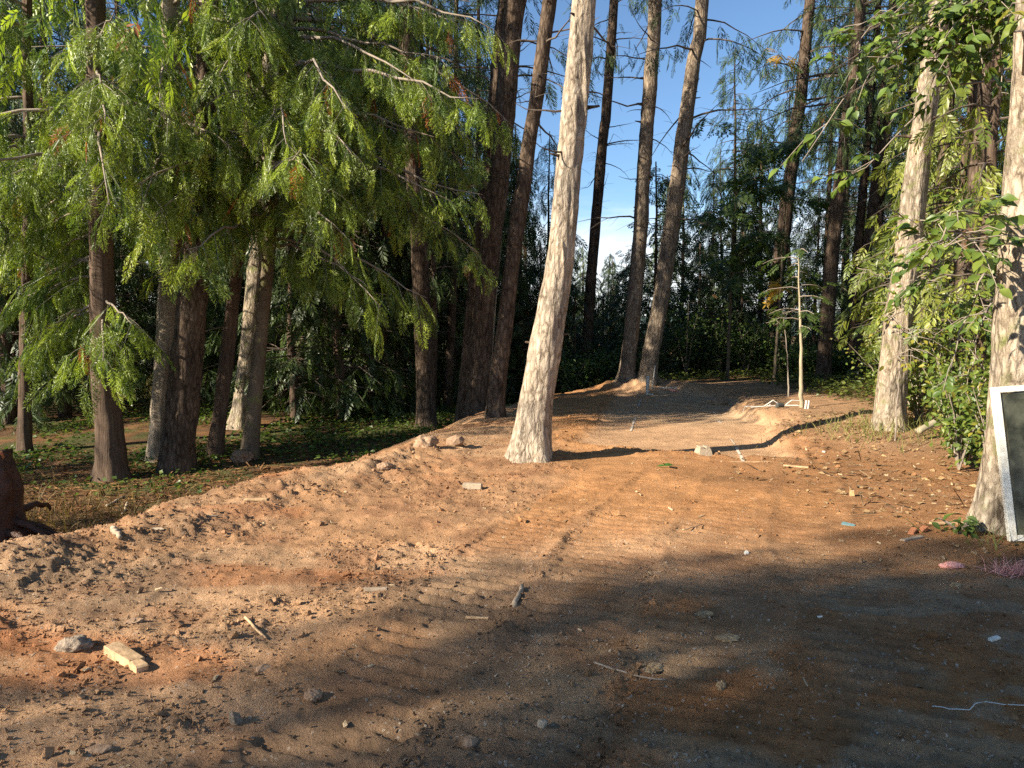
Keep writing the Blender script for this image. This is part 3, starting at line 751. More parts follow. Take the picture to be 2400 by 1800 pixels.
# --- the western red cedars that fill the left
cedar('reddish fluted cedar with low green boughs hanging over its foot', [(262, 1122, 70), (255, 1000, 62), (245, 850, 60), (240, 650, 54), (232, 400, 46), (225, 0, 40)], None, CED, seed=101, group=None,
      limbs=[(9, 5.0, 7.9, -105, 60, 1.8, 3.0), (6, 5.4, 8.0, -35, 45, 1.6, 2.8), (4, 3.0, 7, 120, 60, 1.6, 2.6), (8, 2.6, 5.6, 180, 32, 1.4, 2.4), (2, 2.5, 3.2, -50, 15, 1.1, 1.5), (1, 2.2, 2.4, -80, 10, .8, 1.0), (24, 8, 16, 0, 180, 1.2, 3.0)])
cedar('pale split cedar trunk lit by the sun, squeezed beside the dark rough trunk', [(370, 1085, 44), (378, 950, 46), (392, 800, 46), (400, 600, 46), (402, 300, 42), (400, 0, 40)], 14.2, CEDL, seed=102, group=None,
      limbs=[(9, 5.6, 8.8, -90, 80, 2.0, 3.4), (4, 4, 8, 60, 60, 1.6, 2.6), (13, 8.8, 17, 0, 180, 1.2, 3.0)], hi_zmax=8.6, nfrond=80)
cedar('slim dark stem leaning right between the rough trunk and the smooth one', [(502, 1082, 36), (520, 950, 33), (542, 760, 31), (560, 600, 29), (585, 300, 25)], 14.4, CED, seed=103, group=None,
      limbs=[(2, 4.2, 5.0, -85, 45, 1.5, 2.4), (10, 5.0, 8.8, -70, 60, 2.0, 3.4), (4, 4.5, 8, 90, 60, 1.5, 2.4), (11, 8.8, 15, 0, 180, 1.2, 2.6)], hi_zmax=8.8, nfrond=120, bark=.008)
cedar('smooth slim stem with a rock at its foot, boughs reaching to the right', [(582, 1068, 42), (590, 1000, 37), (606, 850, 33), (622, 680, 29), (640, 450, 27), (672, 100, 24)], 14.3, SMOOTH, seed=104, group=None,
      limbs=[(4, 3.8, 5.2, -55, 45, 2.2, 3.2), (11, 4.2, 8.8, -42, 26, 2.8, 4.3), (6, 4.6, 8.8, -85, 35, 2.2, 3.6), (7, 5.4, 8.8, -10, 25, 3.0, 4.4), (11, 8.8, 15, 0, 180, 1.4, 2.8)], hi_zmax=8.8, nfrond=200, bark=.004, flare=.3)
cedar('slender cedar at the wood edge with two rust red dead sprays', [(52, 985, 30), (60, 850, 26), (64, 600, 24), (66, 300, 22)], 14.8, CED, seed=105, group=None,
      limbs=[(11, 3.0, 8.8, -100, 80, 1.6, 2.8), (5, 3, 8, 60, 80, 1.6, 2.4), (18, 8.8, 15, 0, 180, 1.2, 2.8)], hi_zmax=8.8, nfrond=120)

# ------------------------------------------------------------------ background wood: a few kinds, copied one by one
def proto_conifer(name, seed, H, z0, n, L0, L1, r, size=.6, step=.28, per=2, hang=.65, lo=(.03, .055, .018), hi=(.085, .13, .035), tmpl=NEED, droop=(.3, .6), nstick=0, mat=FIRD, rise=(0, .25)):
    rg = np.random.default_rng(seed)
    path = np.stack([np.cumsum(rg.normal(0, .03, 14)), np.cumsum(rg.normal(0, .03, 14)), np.linspace(-.4, H, 14)], -1)
    v, f = tube(path, np.linspace(r, .02, 14), 9)
    g, l = fir_crown(path, rg, z0, H * .99, n, L0, L1, size=size, step=step, per=per, hang=hang, lo=lo, hi=hi, tmpl=tmpl, droop=droop, rise=rise)
    parts = {'trunk': (mk_mesh('trunk', v, f, mat, None, True), None), 'crown': (mk_mesh('crown', g[0], g[1], NFOL if tmpl is NEED else CFOL, g[2]), 'stuff'), 'limbs': (mk_mesh('limbs', l[0], l[1], DEAD), 'stuff')}
    if nstick:
        sv = []
        for i in range(nstick):
            z = rg.uniform(2.0, z0 + 1); lp = limb_path(interp_path(path, z), rg.uniform(0, 2 * pi), rg.uniform(.5, 2.0), .1, .4, .1, rg, n=5, wig=.25)
            sv.append(tube(lp, np.linspace(.02, .005, 5), 3, cap=False))
        v, f, _ = cat_geo(sv); parts['dead_branches'] = (mk_mesh('dead_branches', v, f, DEAD), 'stuff')
    return parts
PROTO = {
 'hem1': proto_conifer('hem1', 201, 17, 1.2, 110, 3.2, .6, .19, size=.7),
 'hem2': proto_conifer('hem2', 202, 15, 0.8, 110, 2.8, .5, .16, size=.65, hang=.9),
 'fir1': proto_conifer('fir1', 203, 22, 6.5, 80, 3.0, .7, .24, nstick=26),
 'fir2': proto_conifer('fir2', 204, 20, 4.5, 80, 2.6, .6, .17, nstick=22, hang=.8),
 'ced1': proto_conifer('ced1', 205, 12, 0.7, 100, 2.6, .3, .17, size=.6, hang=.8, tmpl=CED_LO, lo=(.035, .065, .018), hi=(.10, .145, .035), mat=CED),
 'cedl': proto_conifer('cedl', 208, 11, 1.6, 70, 2.2, .3, .12, size=.5, hang=.8, tmpl=CED_LO, lo=(.10, .14, .02), hi=(.26, .28, .04), mat=CED),  # lit copy of the dark cedar: sunlight put into a brighter leaf tint
 'young': proto_conifer('young', 206, 6.0, 0.3, 70, 1.7, .12, .07, size=.42, step=.2, hang=.35, tmpl=CED_LO, lo=(.035, .06, .022), hi=(.075, .11, .035), mat=CED, droop=(.2, .4)),
 'spire': proto_conifer('spire', 207, 12.5, 0.5, 110, 2.6, .25, .13, size=.5, step=.24, hang=.4),
}
BGL = {'hem1': ('hemlock_tree', 'dark drooping hemlock in the shaded wood behind the trunks'), 'hem2': ('hemlock_tree', 'dense low-branched hemlock filling the shade behind the trunks'),
       'fir1': ('fir_tree', 'tall background fir, bare below and feathery above'), 'fir2': ('fir_tree', 'slim background fir with hanging dark boughs'),
       'ced1': ('cedar_tree', 'rounded dark cedar at the back of the wood'), 'cedl': ('cedar_tree', 'sunlit cedar'), 'young': ('young_conifer', 'small young conifer at the far edge of the clearing'),
       'spire': ('spire_conifer', 'narrow dark conifer with a thin bare spire against blue sky')}
def bgtree(kind, px, d, s=1.0, rz=0.0, x=None, lean=0.0, label=None):
    X = (px - 1200) / F * d if x is None else x
    nm, lb = BGL[kind]
    if x is None:
        for lim, wh in ((330, 'behind the reddish fluted cedar'), (520, 'behind the thick dark rough trunk'), (700, 'behind the smooth slim stem'), (860, 'right of the smooth slim stem, deep in shade'), (1010, 'behind the dark straight fir'), (1170, 'behind the paired dark firs'), (1345, 'behind the big sunlit fir'), (1470, 'between the sunlit fir and the root-sharing pair'), (1600, 'behind the root-sharing pair'), (1750, 'under the thin bare spire'), (1885, 'behind the pale sapling'), (2060, 'behind the slim touching trunks'), (2200, 'behind the mossy-footed fir'), (9999, 'behind the window trunk')):
            if px < lim: break
        lb = {'hem1': 'dark drooping hemlock', 'hem2': 'dense low-branched hemlock', 'fir1': 'tall feathery fir, bare below,', 'fir2': 'slim fir with hanging boughs', 'ced1': 'rounded dark cedar', 'cedl': 'sunlit cedar', 'young': 'small young conifer', 'spire': ''}[kind] + ' ' + wh + (', far back' if d > 33 else '')
    else: lb = lb.split(' in the')[0].split(' filling')[0].split(' at the')[0] + (' in the wood beside the meadow' if x < 0 else ' in the wood beyond the window trunk')
    t = thing(nm, label or lb, 'tree', (X, d, gz(X, d) - .05), f'background {nm} set' if not label else None)
    t.rotation_euler = (0, lean, rz); t.scale = (s, s, s)
    for pn, (me, kd) in PROTO[kind].items(): add(pn, me, t, kind=kd)
    return t
rr = random.Random(5)
for kind, px, d, s in [
    # behind the cedars on the left
    ('hem1', 330, 27, 1), ('hem2', 480, 22, 1), ('ced1', 560, 30, 1.2), ('hem1', 660, 21, .95), ('hem2', 745, 25, 1.05), ('fir2', 700, 19.5, .9),
    ('hem1', 830, 23, 1), ('ced1', 790, 34, 1.3), ('hem2', 900, 27, 1), ('fir1', 870, 21, .85), ('hem1', 940, 33, 1.1), ('hem2', 1030, 25, .95),
    ('fir2', 1045, 21, .85), ('hem1', 1075, 31, .62), ('hem2', 1150, 29, .6), ('fir2', 1135, 24, .9), ('ced1', 1215, 27, .75), 
    ('hem2', 620, 38, 1.2), ('hem1', 480, 42, 1.2), ('ced1', 980, 44, 1.5), ('hem2', 420, 31, 1.1), ('ced1', 250, 38, 1.2), ('hem1', 130, 44, 1.2), ('hem2', 20, 34, 1.1),
    ('ced1', 1290, 24, .42), ('ced1', 1335, 29, .52), ('hem1', 720, 48, 1.3), ('ced1', 1110, 50, 1.5),
    ('ced1', 690, 18.5, .75), ('ced1', 800, 18.8, .8), ('ced1', 905, 20.5, .75), ('hem2', 860, 24, .8), ('ced1', 1060, 22.5, .6), ('ced1', 1180, 23.5, .55), ('hem2', 560, 25, .9), ('ced1', 400, 23, .9), ('ced1', 170, 27, .9),
    ('fir2', 760, 20.5, .8), ('fir2', 930, 22, .85), ('fir1', 820, 26, .9), ('fir2', 1010, 20, .7), ('hem1', 100, 23, .9), ('fir1', 40, 19, .8), ('ced1', 1240, 31, .6), ('hem2', 1205, 34, .7), ('ced1', 1310, 36, .62), ('young', 1270, 22.5, .8), ('young', 1320, 27, 1.0),
    ('hem1', 150, 19.5, .9), ('hem1', 265, 22, .95), ('hem2', 20, 21, .9), ('hem1', 1000, 24, .85), ('ced1', 960, 23, .85), ('hem2', 1275, 26, .6), ('ced1', 1225, 24.5, .75), ('hem1', 1120, 26, .7), ('hem2', 700, 23, .9), ('hem1', 590, 21, .8),
    # the gap
    ('young', 1410, 27, .6), ('young', 1385, 33, .8), ('young', 1455, 38, .85), ('young', 1490, 25, .7), ('ced1', 1420, 55, .6), ('ced1', 1370, 60, .7),
    ('young', 1395, 30, .62), ('young', 1440, 34, .8), ('young', 1470, 29, .85), ('young', 1425, 40, .72), ('young', 1545, 27, 1.25), ('young', 1500, 36, .95), ('young', 1365, 38, .9), ('young', 1345, 24, .62), ('young', 1430, 25.5, .5),
    # right
    ('ced1', 1600, 30, .72), ('ced1', 1660, 27, .62), ('ced1', 1780, 29, .85), ('hem2', 1850, 32, .75), ('hem1', 1930, 28, .75), ('hem2', 2010, 31, .85), ('fir1', 1975, 34, .9),
    ('hem1', 2100, 26, .8), ('fir2', 2120, 22, .85), ('hem2', 2210, 22, .85), ('ced1', 2290, 18, .8), ('hem1', 2340, 23, .9), ('fir1', 2260, 27, 1), ('hem2', 2440, 16, .75), ('ced1', 1720, 36, .9), ('hem2', 1700, 31, .6), ('ced1', 2180, 34, 1.2),
    ('hem1', 2050, 42, 1.1), ('ced1', 1900, 24.5, .5), ('ced1', 2120, 18.5, .55), ('ced1', 1560, 42, .8), ('young', 1640, 25, .75), ('young', 1730, 25, .8)]:
    bgtree(kind, px, d, s * rr.uniform(.95, 1.05), rr.uniform(0, 6.28), lean=rr.uniform(-.02, .05))
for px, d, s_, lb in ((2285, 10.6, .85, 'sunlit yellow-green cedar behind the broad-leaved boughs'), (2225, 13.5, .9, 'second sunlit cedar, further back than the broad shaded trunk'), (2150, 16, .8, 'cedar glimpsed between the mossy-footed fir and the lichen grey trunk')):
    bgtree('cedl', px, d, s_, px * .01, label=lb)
bgtree('spire', 1712, 30, 1.0, 1.0, label='narrow dark conifer with a thin bare spire against blue sky')
# wood on both sides beyond the frame (it shades the floor), and the trees behind the camera whose shade lies on the yard
for kind, x, y, s in [('hem1', -16, 21, 1), ('fir1', -19, 26, 1), ('hem2', -14, 27, 1), ('hem1', -24, 24, 1.1), ('ced1', -12.5, 18.5, .9), ('fir1', -27, 32, 1.1), ('hem2', -21, 38, 1.2),
                      ('hem2', -14.0, 9.7, .56), ('hem2', -13.2, 11.2, .5), ('hem2', -12.9, 5.9, .72), ('hem2', -11.2, 3.4, .42), ('hem2', 11, 12, .9), ('hem1', 13, 17, 1), ('fir1', 15, 9, 1), ('hem1', 18, 24, 1.1)]:
    bgtree(kind, 0, y, s, rr.uniform(0, 6.28), x=x)

def shade_tree(x, y, seed, z0, z1, n, L0, L1, label, rtr=.2, step=.24, H=None):
    rg = np.random.default_rng(seed); H = H or z1 + .3
    path = np.stack([np.full(10, 0.), np.full(10, 0.), np.linspace(-.3, H, 10)], -1)
    t = thing('fir_tree', label, 'tree', (x, y, gz(x, y)))
    v, f = tube(path, np.linspace(rtr, .03, 10), 10); add('trunk', mk_mesh('trunk', v, f, FIRD, None, True), t)
    g, l = fir_crown(path, rg, z0, z1, n, L0, L1, size=.6, step=step)
    add('crown', mk_mesh('crown', g[0], g[1], NFOL, g[2]), t, kind='stuff'); add('limbs', mk_mesh('limbs', l[0], l[1], DEAD), t, kind='stuff')
shade_tree(-14.02, -5.0, 301, 10.4, 13.2, 130, 2.8, 1.2, 'fir behind the viewer whose crown shades the trampled yard')
shade_tree(-11.05, -6.3, 302, 7.3, 13.2, 130, 3.0, 1.2, 'second fir behind the viewer, further from the clearing')

# ------------------------------------------------------------------ broad-leaved plants on the right
LEAFM = {}
def leaf_mesh(k, c):
    if (k, c) not in LEAFM:
        tv, tf, _ = OVAL[k]; LEAFM[(k, c)] = mk_mesh('leaf', tv, tf, BFOL, np.tile(np.array(LEAFC[c]), (len(tv), 1)), True)
    return LEAFM[(k, c)]
LEAFC = [(.10, .16, .03), (.13, .19, .035), (.08, .13, .03), (.17, .22, .04), (.26, .24, .04), (.11, .17, .05)]

def leafy_branch(t, pts, seed, nl, size, r0=.012, spread=.35, single=True, cols=(0, 1, 2, 3, 5), twl=.45):
    """a branch through world points with side twigs and leaves, each leaf its own piece"""
    rg = np.random.default_rng(seed); base = np.array(t.location)
    pts = np.array(pts) - base; tt = np.linspace(0, 1, len(pts)); s = np.linspace(0, 1, 10)
    lp = np.stack([np.interp(s, tt, pts[:, k]) for k in range(3)], -1); lp[1:] += rg.normal(0, .02, (9, 3))
    parts = [tube(lp, np.linspace(r0, .004, 10), 5)]
    ends, d0 = [], lp[-1] - lp[0]; d0 /= np.linalg.norm(d0)
    for i in range(max(3, nl // 9)):
        u = rg.uniform(.25, 1); p = np.array([np.interp(u, s, lp[:, k]) for k in range(3)])
        dv = d0 * .6 + rg.normal(0, .6, 3); dv[2] = dv[2] * .5 - .08; dv /= np.linalg.norm(dv); L = twl * rg.uniform(.5, 1.2)
        q = np.stack([p, p + dv * L * .5 + [0, 0, .02], p + dv * L + [0, 0, -.05]])
        parts.append(tube(q, [.005, .004, .002], 4, cap=False)); ends.append((q, dv))
    v, f, _ = cat_geo([(a, tris(b)) for a, b in parts])
    br = add('branch', mk_mesh('branch', v, f, TWIG, None, True), t)
    pos, dvs, nvs, lns = [], [], [], []
    for i in range(nl):
        q, dv = ends[i % len(ends)]; u = rg.uniform(.15, 1.05); p = q[0] + (q[2] - q[0]) * u
        sd = np.cross(dv, [0, 0, 1]); sd /= np.linalg.norm(sd) + 1e-6
        d = dv * .6 + sd * rg.choice([-1, 1]) * rg.uniform(.3, 1) + [0, 0, -.25] + rg.normal(0, .15, 3)
        n_ = np.array([-.25, -.35, .8]) + rg.normal(0, .35, 3)
        pos.append(p); dvs.append(d); nvs.append(n_); lns.append(size * rg.uniform(.65, 1.2))
    pos, dvs, nvs, lns = map(np.array, (pos, dvs, nvs, lns)); M = frames(dvs, nvs, lns)
    if single:
        for i in range(nl):
            o = add('leaf', leaf_mesh(int(rg.integers(0, 3)), int(rg.choice(cols))), br)
            m = np.eye(4); m[:3, :3] = M[i]; m[:3, 3] = pos[i]; o.matrix_local = Matrix(m.tolist())
    else:
        cc = np.array([LEAFC[int(rg.choice(cols))] for _ in range(nl)]) * rg.uniform(.8, 1.2, (nl, 1))
        g = build_fol(OVAL, pos, dvs, nvs, lns, cc, rg); add('leaves', mk_mesh('leaves', g[0], g[1], BFOL, g[2], True), br, kind='stuff')

def stem_thing(name, label, base, path, r0, r1, mat, cat='tree', seg=10):
    t = thing(name, label, cat, base)
    p = np.array(path) - base; p[0] = (0, 0, -.15)
    s = np.linspace(0, 1, 24); tt = np.linspace(0, 1, len(p)); q = np.stack([np.interp(s, tt, p[:, k]) for k in range(3)], -1)
    q[1:, :2] += np.random.default_rng(len(label)).normal(0, .006, (23, 2))
    v, f = tube(q, np.linspace(r0, r1, 24), seg); add('trunk', mk_mesh('trunk', v, f, mat, None, True), t); return t

b_ = np.array([5.3, 8.0, gz(5.3, 8.0)])
bt = stem_thing('broadleaf_tree', 'broad-leaved tree whose sunlit leafy boughs hang in front of the conifers', b_, [b_, b_ + [.1, .1, 2.2], b_ + [-.1, -.2, 4.2], b_ + [-.4, -.5, 6.5]], .07, .03, SMOOTH)
c1 = b_ + [-.1, -.2, 4.2]; c2 = b_ + [-.3, -.4, 5.5]; c0 = b_ + [.1, .1, 2.2]
leafy_branch(bt, [c2, P(2180, 60, 7.4), P(2010, 180, 7.0), P(1890, 380, 6.9)], 1, 60, .12)
leafy_branch(bt, [c2, P(2200, 10, 7.4), P(2040, 60, 7.0), P(1950, 190, 6.8)], 2, 60, .12)
leafy_branch(bt, [c1, P(2200, 200, 7.6), P(2090, 330, 7.4), P(1990, 420, 7.3)], 3, 34, .12)
for k in range(9):
    leafy_branch(bt, [c2 + [0, 0, .3 * (k % 3)], P(2260 + 30 * (k % 4), -60 + 45 * (k % 3), 7.6 - .25 * (k % 3)), P(2010 + 48 * k, 60 + 60 * (k % 4), 7.0 + .3 * (k % 3))], 40 + k, 120, .125, single=False, spread=.4)
leafy_branch(bt, [c0 + [0, 0, .4], P(2330, 500, 5.7), P(2240, 490, 5.35), P(2190, 580, 5.3)], 5, 52, .125, cols=(1, 3, 3, 5))
leafy_branch(bt, [c0 + [0, 0, .2], P(2330, 560, 5.9), P(2250, 560, 5.6), P(2160, 600, 5.6)], 6, 40, .12, cols=(1, 3, 3, 5))
for k in range(3):
    leafy_branch(bt, [c0 + [0, 0, .1 * k], P(2345, 520 + 30 * k, 6.2), P(2260 - 14 * (k % 3), 500 + 45 * k, 6.0), P(2150 + 22 * (k % 4), 520 + 60 * k, 6.1)], 70 + k, 70, .105, single=False, cols=(0, 1, 3, 5))
leafy_branch(bt, [c0, P(2310, 640, 6.6), P(2270, 720, 6.5), P(2225, 860, 6.5)], 7, 48, .11, cols=(0, 1, 2, 3))
leafy_branch(bt, [c0, P(2330, 680, 6.9), P(2300, 760, 6.8), P(2270, 880, 6.8)], 8, 120, .10, single=False)
leafy_branch(bt, [c0 + [0, 0, 1.2], P(2400, 100, 5.4), P(2380, 60, 5.2), P(2350, 50, 5.1)], 9, 12, .12, cols=(3, 4))

def sapling(name, label, px, py, top, d, r, mat, branches, seed, leaf=.10, cols=(0, 1, 3, 4), tmpl=None, n=60, spread=.9, z0=.45):
    rg = np.random.default_rng(seed); base = G(px, py) if d is None else np.array([(px - 1200) / F * d, d, gz((px - 1200) / F * d, d)])
    tp = P(top[0], top[1], base[1]); t = stem_thing(name, label, base, [base, base * .55 + tp * .45 + [.02, 0, 0], tp], r, r * .16, mat)
    for k in range(branches):
        u = z0 + (1 - z0) * (k + rg.random()) / branches; p = base + (tp - base) * u; a = rg.uniform(0, 2 * pi)
        e = p + np.array([cos(a), sin(a), rg.uniform(-.1, .5)]) * spread * rg.uniform(.6, 1.1)
        if tmpl is None: leafy_branch(t, [p, (p + e) / 2 + [0, 0, .06], e], seed * 10 + k, n, leaf, .008, single=False, cols=cols)
        else:
            lp = limb_path(p - base, a, spread * rg.uniform(.6, 1.1), .3, .4, 0, rg, n=6); lv, lf = tube(lp, np.linspace(.012, .004, 6), 4)
            br = add('branch', mk_mesh('branch', lv, lf, TWIG), t); m = n
            pos = np.stack([np.interp(rg.uniform(.2, 1, m), np.linspace(0, 1, 6), lp[:, q]) for q in range(3)], -1) + rg.normal(0, .06, (m, 3))
            dv = np.column_stack([np.cos(a + rg.uniform(-1.5, 1.5, m)), np.sin(a + rg.uniform(-1.5, 1.5, m)), rg.uniform(-.7, .1, m)])
            g = build_fol(tmpl, pos, dv, np.array([0, -.2, 1.]) + rg.normal(0, .35, (m, 3)), leaf * rg.uniform(.7, 1.2, m), np.array([LEAFC[int(rg.choice(cols))] for _ in range(m)]) * .75, rg)
            add('leaves', mk_mesh('leaves', g[0], g[1], BFOL, g[2]), br, kind='stuff')
    return t
sapling('rowan_tree', 'slim pale sapling with feathery leaves beside the heap of white pipes', 1878, 955, (1870, 590), None, .045, PALE, 13, 61, leaf=.27, tmpl=PINN, cols=(0, 2, 5), n=6, spread=.6, z0=.5)
sapling('rowan_tree', 'spreading feathery-leaved tree, dark green, left of the pale sapling', 1705, 880, (1725, 300), 22, .06, SMOOTH, 12, 62, leaf=.5, tmpl=PINN, cols=(0, 2, 5), n=34, spread=2.0, z0=.35)
sapling('rowan_tree', 'feathery-leaved tree in front of the stout half hidden trunk', 1815, 885, (1850, 330), 21, .05, SMOOTH, 11, 63, leaf=.48, tmpl=PINN, cols=(0, 2, 5), n=30, spread=1.7, z0=.4)
sapling('sapling', 'thin leaning bare-stemmed sapling left of the pale sapling', 1850, 930, (1835, 720), None, .022, TWIG, 3, 64, n=8, leaf=.07, cols=(0, 3), spread=.35, z0=.7)
sapling('sapling', 'pale crooked sapling between the mossy-footed fir and the window frame', 2172, 985, (2225, 620), None, .032, PALE, 6, 65, n=16, leaf=.10, cols=(1, 3, 3), spread=.6, z0=.4)
sapling('sapling', 'thin yellow-leaved sapling growing in front of the mossy-footed fir', 2104, 1010, (2118, 560), float(G(2082, 1002)[1]) - .75, .012, TWIG, 11, 66, n=12, leaf=.085, cols=(1, 3, 4), spread=.5, z0=.35)
sapling('sapling', 'yellow-green leafy sapling beside the mossy-footed fir', 2165, 960, (2190, 430), float(G(2082, 1002)[1]) + .3, .02, TWIG, 11, 67, n=26, leaf=.085, cols=(1, 3, 4), spread=.8, z0=.4)
# two yellow feathery sprays of autumn leaf
for (px, py, d, lab) in ((1832, 668, 17.0, 'bright yellow feathery spray of leaves beside the pale sapling'), (1836, 130, 24.5, 'orange-yellow dead spray hanging high in the dark fir')):
    rg = np.random.default_rng(px); c = P(px, py, d); m = 9
    pos = c + rg.normal(0, .1, (m, 3)); dv = np.column_stack([rg.uniform(-1, 1, m), rg.uniform(-.4, .2, m), rg.uniform(-.7, .1, m)])
    g = build_fol(PINN, pos - c, dv, np.array([0, -.7, .7]) + rg.normal(0, .3, (m, 3)), .42 * rg.uniform(.7, 1.2, m), np.tile([[.5, .30, .03]], (m, 1)), rg)
    add('leaf_spray', mk_mesh('leaf_spray', g[0], g[1], BFOL, g[2]), None, c, lab, 'leaves')

def shrub(label, x, y, h, rx, n, leaf, cols, seed, mat=BFOL, tm=LEAF2, up=.2):
    rg = np.random.default_rng(seed); t = thing('shrub', label, 'shrub', (x, y, gz(x, y)), 'undergrowth shrubs')
    st = []; pos = []
    for k in range(10):
        a = rg.uniform(0, 2 * pi); e = np.array([cos(a) * rx * rg.uniform(.2, 1), sin(a) * rx * rg.uniform(.2, 1), h * rg.uniform(.5, 1)])
        q = np.stack([np.zeros(3), e * [.4, .4, .6], e]); st.append(tube(q, [.014, .009, .003], 4, cap=False))
        m = n // 10; u = rg.uniform(.15, 1, m) ** .8
        b0 = np.where((u < .5)[:, None], q[0] + (q[1] - q[0]) * (u * 2)[:, None], q[1] + (q[2] - q[1]) * (u * 2 - 1)[:, None])
        pos.append(b0 + rg.normal(0, 1, (m, 3)) * [rx * .16, rx * .16, h * .08])
    v, f, _ = cat_geo(st); add('stems', mk_mesh('stems', v, f, TWIG), t, kind='stuff')
    pos = np.concatenate(pos); m = len(pos); pos[:, 2] = np.maximum(pos[:, 2], .03)
    cc = np.array([LEAFC[int(rg.choice(cols))] for _ in range(m)]) * rg.uniform(.6, 1.1, (m, 1))
    g = build_fol(tm, pos, rg.normal(0, 1, (m, 3)) * [1, 1, .5] - [0, 0, .2], np.array([-.3, -.4, .8]) + rg.normal(0, .5, (m, 3)), leaf * rg.uniform(.6, 1.25, m), cc, rg)
    add('foliage', mk_mesh('foliage', g[0], g[1], mat, g[2]), t, kind='stuff')
SH = [(1480, 24, 1.6, 1.3), (1560, 25, 2.0, 1.5), (1610, 24, 2.6, 1.4), (1680, 24.5, 2.2, 1.5), (1750, 24, 1.8, 1.4), (1830, 23.5, 1.5, 1.2), (1400, 23.5, 1.6, 1.2), (1340, 22.5, 1.5, 1.2), (1960, 21, 1.0, 1.0), (1900, 22, 1.0, 1.1)]
for k, (px, d, h, rx) in enumerate(SH):
    wh = ['right behind the white upright pipe', 'right of the root-sharing pair', 'below the gap left of the spire', 'under the thin bare spire', 'left of the pale sapling, behind the thin stem', 'right behind the pale sapling', 'left of the root-sharing pair', 'just right of the big sunlit fir, far back', 'among the slim touching trunks', 'right of the pale sapling, far back'][k]
    shrub('dark small-leaved bush in the shade ' + wh, (px - 1200) / F * d, d, h, rx, 1100, .11, (0, 2, 2, 5), 400 + k)
for k, (x_, y_, h_, r_) in enumerate(((6.6, 12.0, 2.4, .9), (6.3, 10.6, 1.6, .7), (7.4, 11.2, 2.6, 1.0), (5.6, 9.4, 1.3, .6), (6.1, 9.0, 2.2, .8), (5.0, 7.7, 1.5, .45), (8.2, 12.6, 2.8, 1.1), (6.9, 13.6, 1.6, .9), (7.6, 14.6, 1.5, 1.0))):
    wh = ['tall yellow-green bush just behind the mossy-footed fir', 'waist-high yellow-green bush right of the mossy-footed fir', 'tall broad yellow-green bush behind the broad shaded trunk', 'low broad-leaved bush over the white fallen branch', 'tall broad-leaved sunlit bush behind the white fallen branch', 'broad-leaved bush touching the window trunk', 'tallest yellow-green bush at the back of the right-hand bank', 'loose low bush behind the lichen grey trunk', 'loose low bush furthest back in the right-hand bank'][k]
    shrub(wh, x_, y_, h_, r_, 620, .075, (0, 1, 3, 3, 4), 440 + k, tm=OVAL if k in (3, 4, 5) else LEAF2)
shrub('low bright bramble beside the white fallen branch', *G(2235, 1010)[:2], .75, .55, 300, .09, (1, 3, 0), 420, tm=OVAL)
shrub('glossy green low shrub left of the thick window trunk', *G(2262, 1090)[:2], .45, .38, 220, .09, (0, 1, 5), 421, tm=OVAL)
shrub('yellow-green waist-high bush behind the white fallen branch', *G(2210, 960)[:2], 1.1, .8, 520, .085, (1, 3, 3, 4), 422)
shrub('yellowish bush at the foot of the lichen grey trunk', *G(2150, 985)[:2], 1.0, .6, 420, .085, (1, 3, 3, 4), 425)
shrub('leafy thicket just left of the window trunk', 5.2, 8.6, 1.5, .6, 620, .085, (0, 1, 3), 426, tm=OVAL)
shrub('tall leafy bush in front of the broad shaded trunk', 6.9, 10.4, 1.9, .9, 900, .09, (0, 1, 3), 423)
shrub('sparse green sprouts at the foot of the window trunk', *G(2250, 1250)[:2], .12, .22, 40, .09, (0, 2, 5), 424, tm=OVAL)

# ------------------------------------------------------------------ ground cover, litter, clods (nobody could count these)
def scatter(name, n, region, dens, tmpl, size, cfun, mat, seed, lift=0, nrm_up=.7, dirz=0.0, up=False, label=None, cat=None):
    rg = np.random.default_rng(seed); (x0, x1), (y0, y1) = region
    x, y = rg.uniform(x0, x1, n), rg.uniform(y0, y1, n)
    k = rg.random(n) < dens(x, y); x, y = x[k], y[k]; m = len(x)
    pos = np.column_stack([x, y, ground_h(x, y) + lift * rg.random(m)])
    if up: dv = np.column_stack([rg.normal(0, .45, m), rg.normal(0, .45, m), np.ones(m)]); nv = rg.normal(0, 1, (m, 3))
    else: dv = np.column_stack([rg.normal(0, 1, (m, 2)), rg.normal(dirz, .25, m)]); nv = np.array([0, 0, 1.]) * nrm_up + rg.normal(0, .35, (m, 3))
    g = build_fol(tmpl, pos, dv, nv, size * rg.uniform(.5, 1.3, m), cfun(m, rg), rg)
    return add(name, mk_mesh(name, g[0], g[1], mat, g[2]), None, None, label, cat, None, 'stuff')
edged = lambda x, y: seg_st(x, y, EDGE)[0]
cov = lambda x, y: sstep(.9, 2.0, edged(x, y)) * sstep(11, 13.5, y) * sstep(.32, .55, fbm(x * .6, y * .6, 3, 70)) * sstep(24, 19, y)
scatter('ground_cover', 42000, ((-11, 4), (9, 24)), cov, LEAF2, .10, lambda m, r: tints(m, r, (.05, .09, .02), (.13, .18, .04)), BFOL, 501, .12, label='low green leafy ground cover under the left trees', cat='plants')
und = lambda x, y: np.maximum(sstep(20.5, 22.5, y + x * 0), sstep(6.0, 7.2, x - .03 * (y - 10)) * sstep(8.5, 9.5, y)) * sstep(.30, .55, fbm(x * .9, y * .9, 3, 71))
scatter('undergrowth', 34000, ((1.0, 13), (8, 26)), und, LEAF2, .10, lambda m, r: tints(m, r, (.05, .08, .02), (.17, .19, .04)), BFOL, 502, .25, label='low mixed undergrowth at the right and back of the pad', cat='plants')
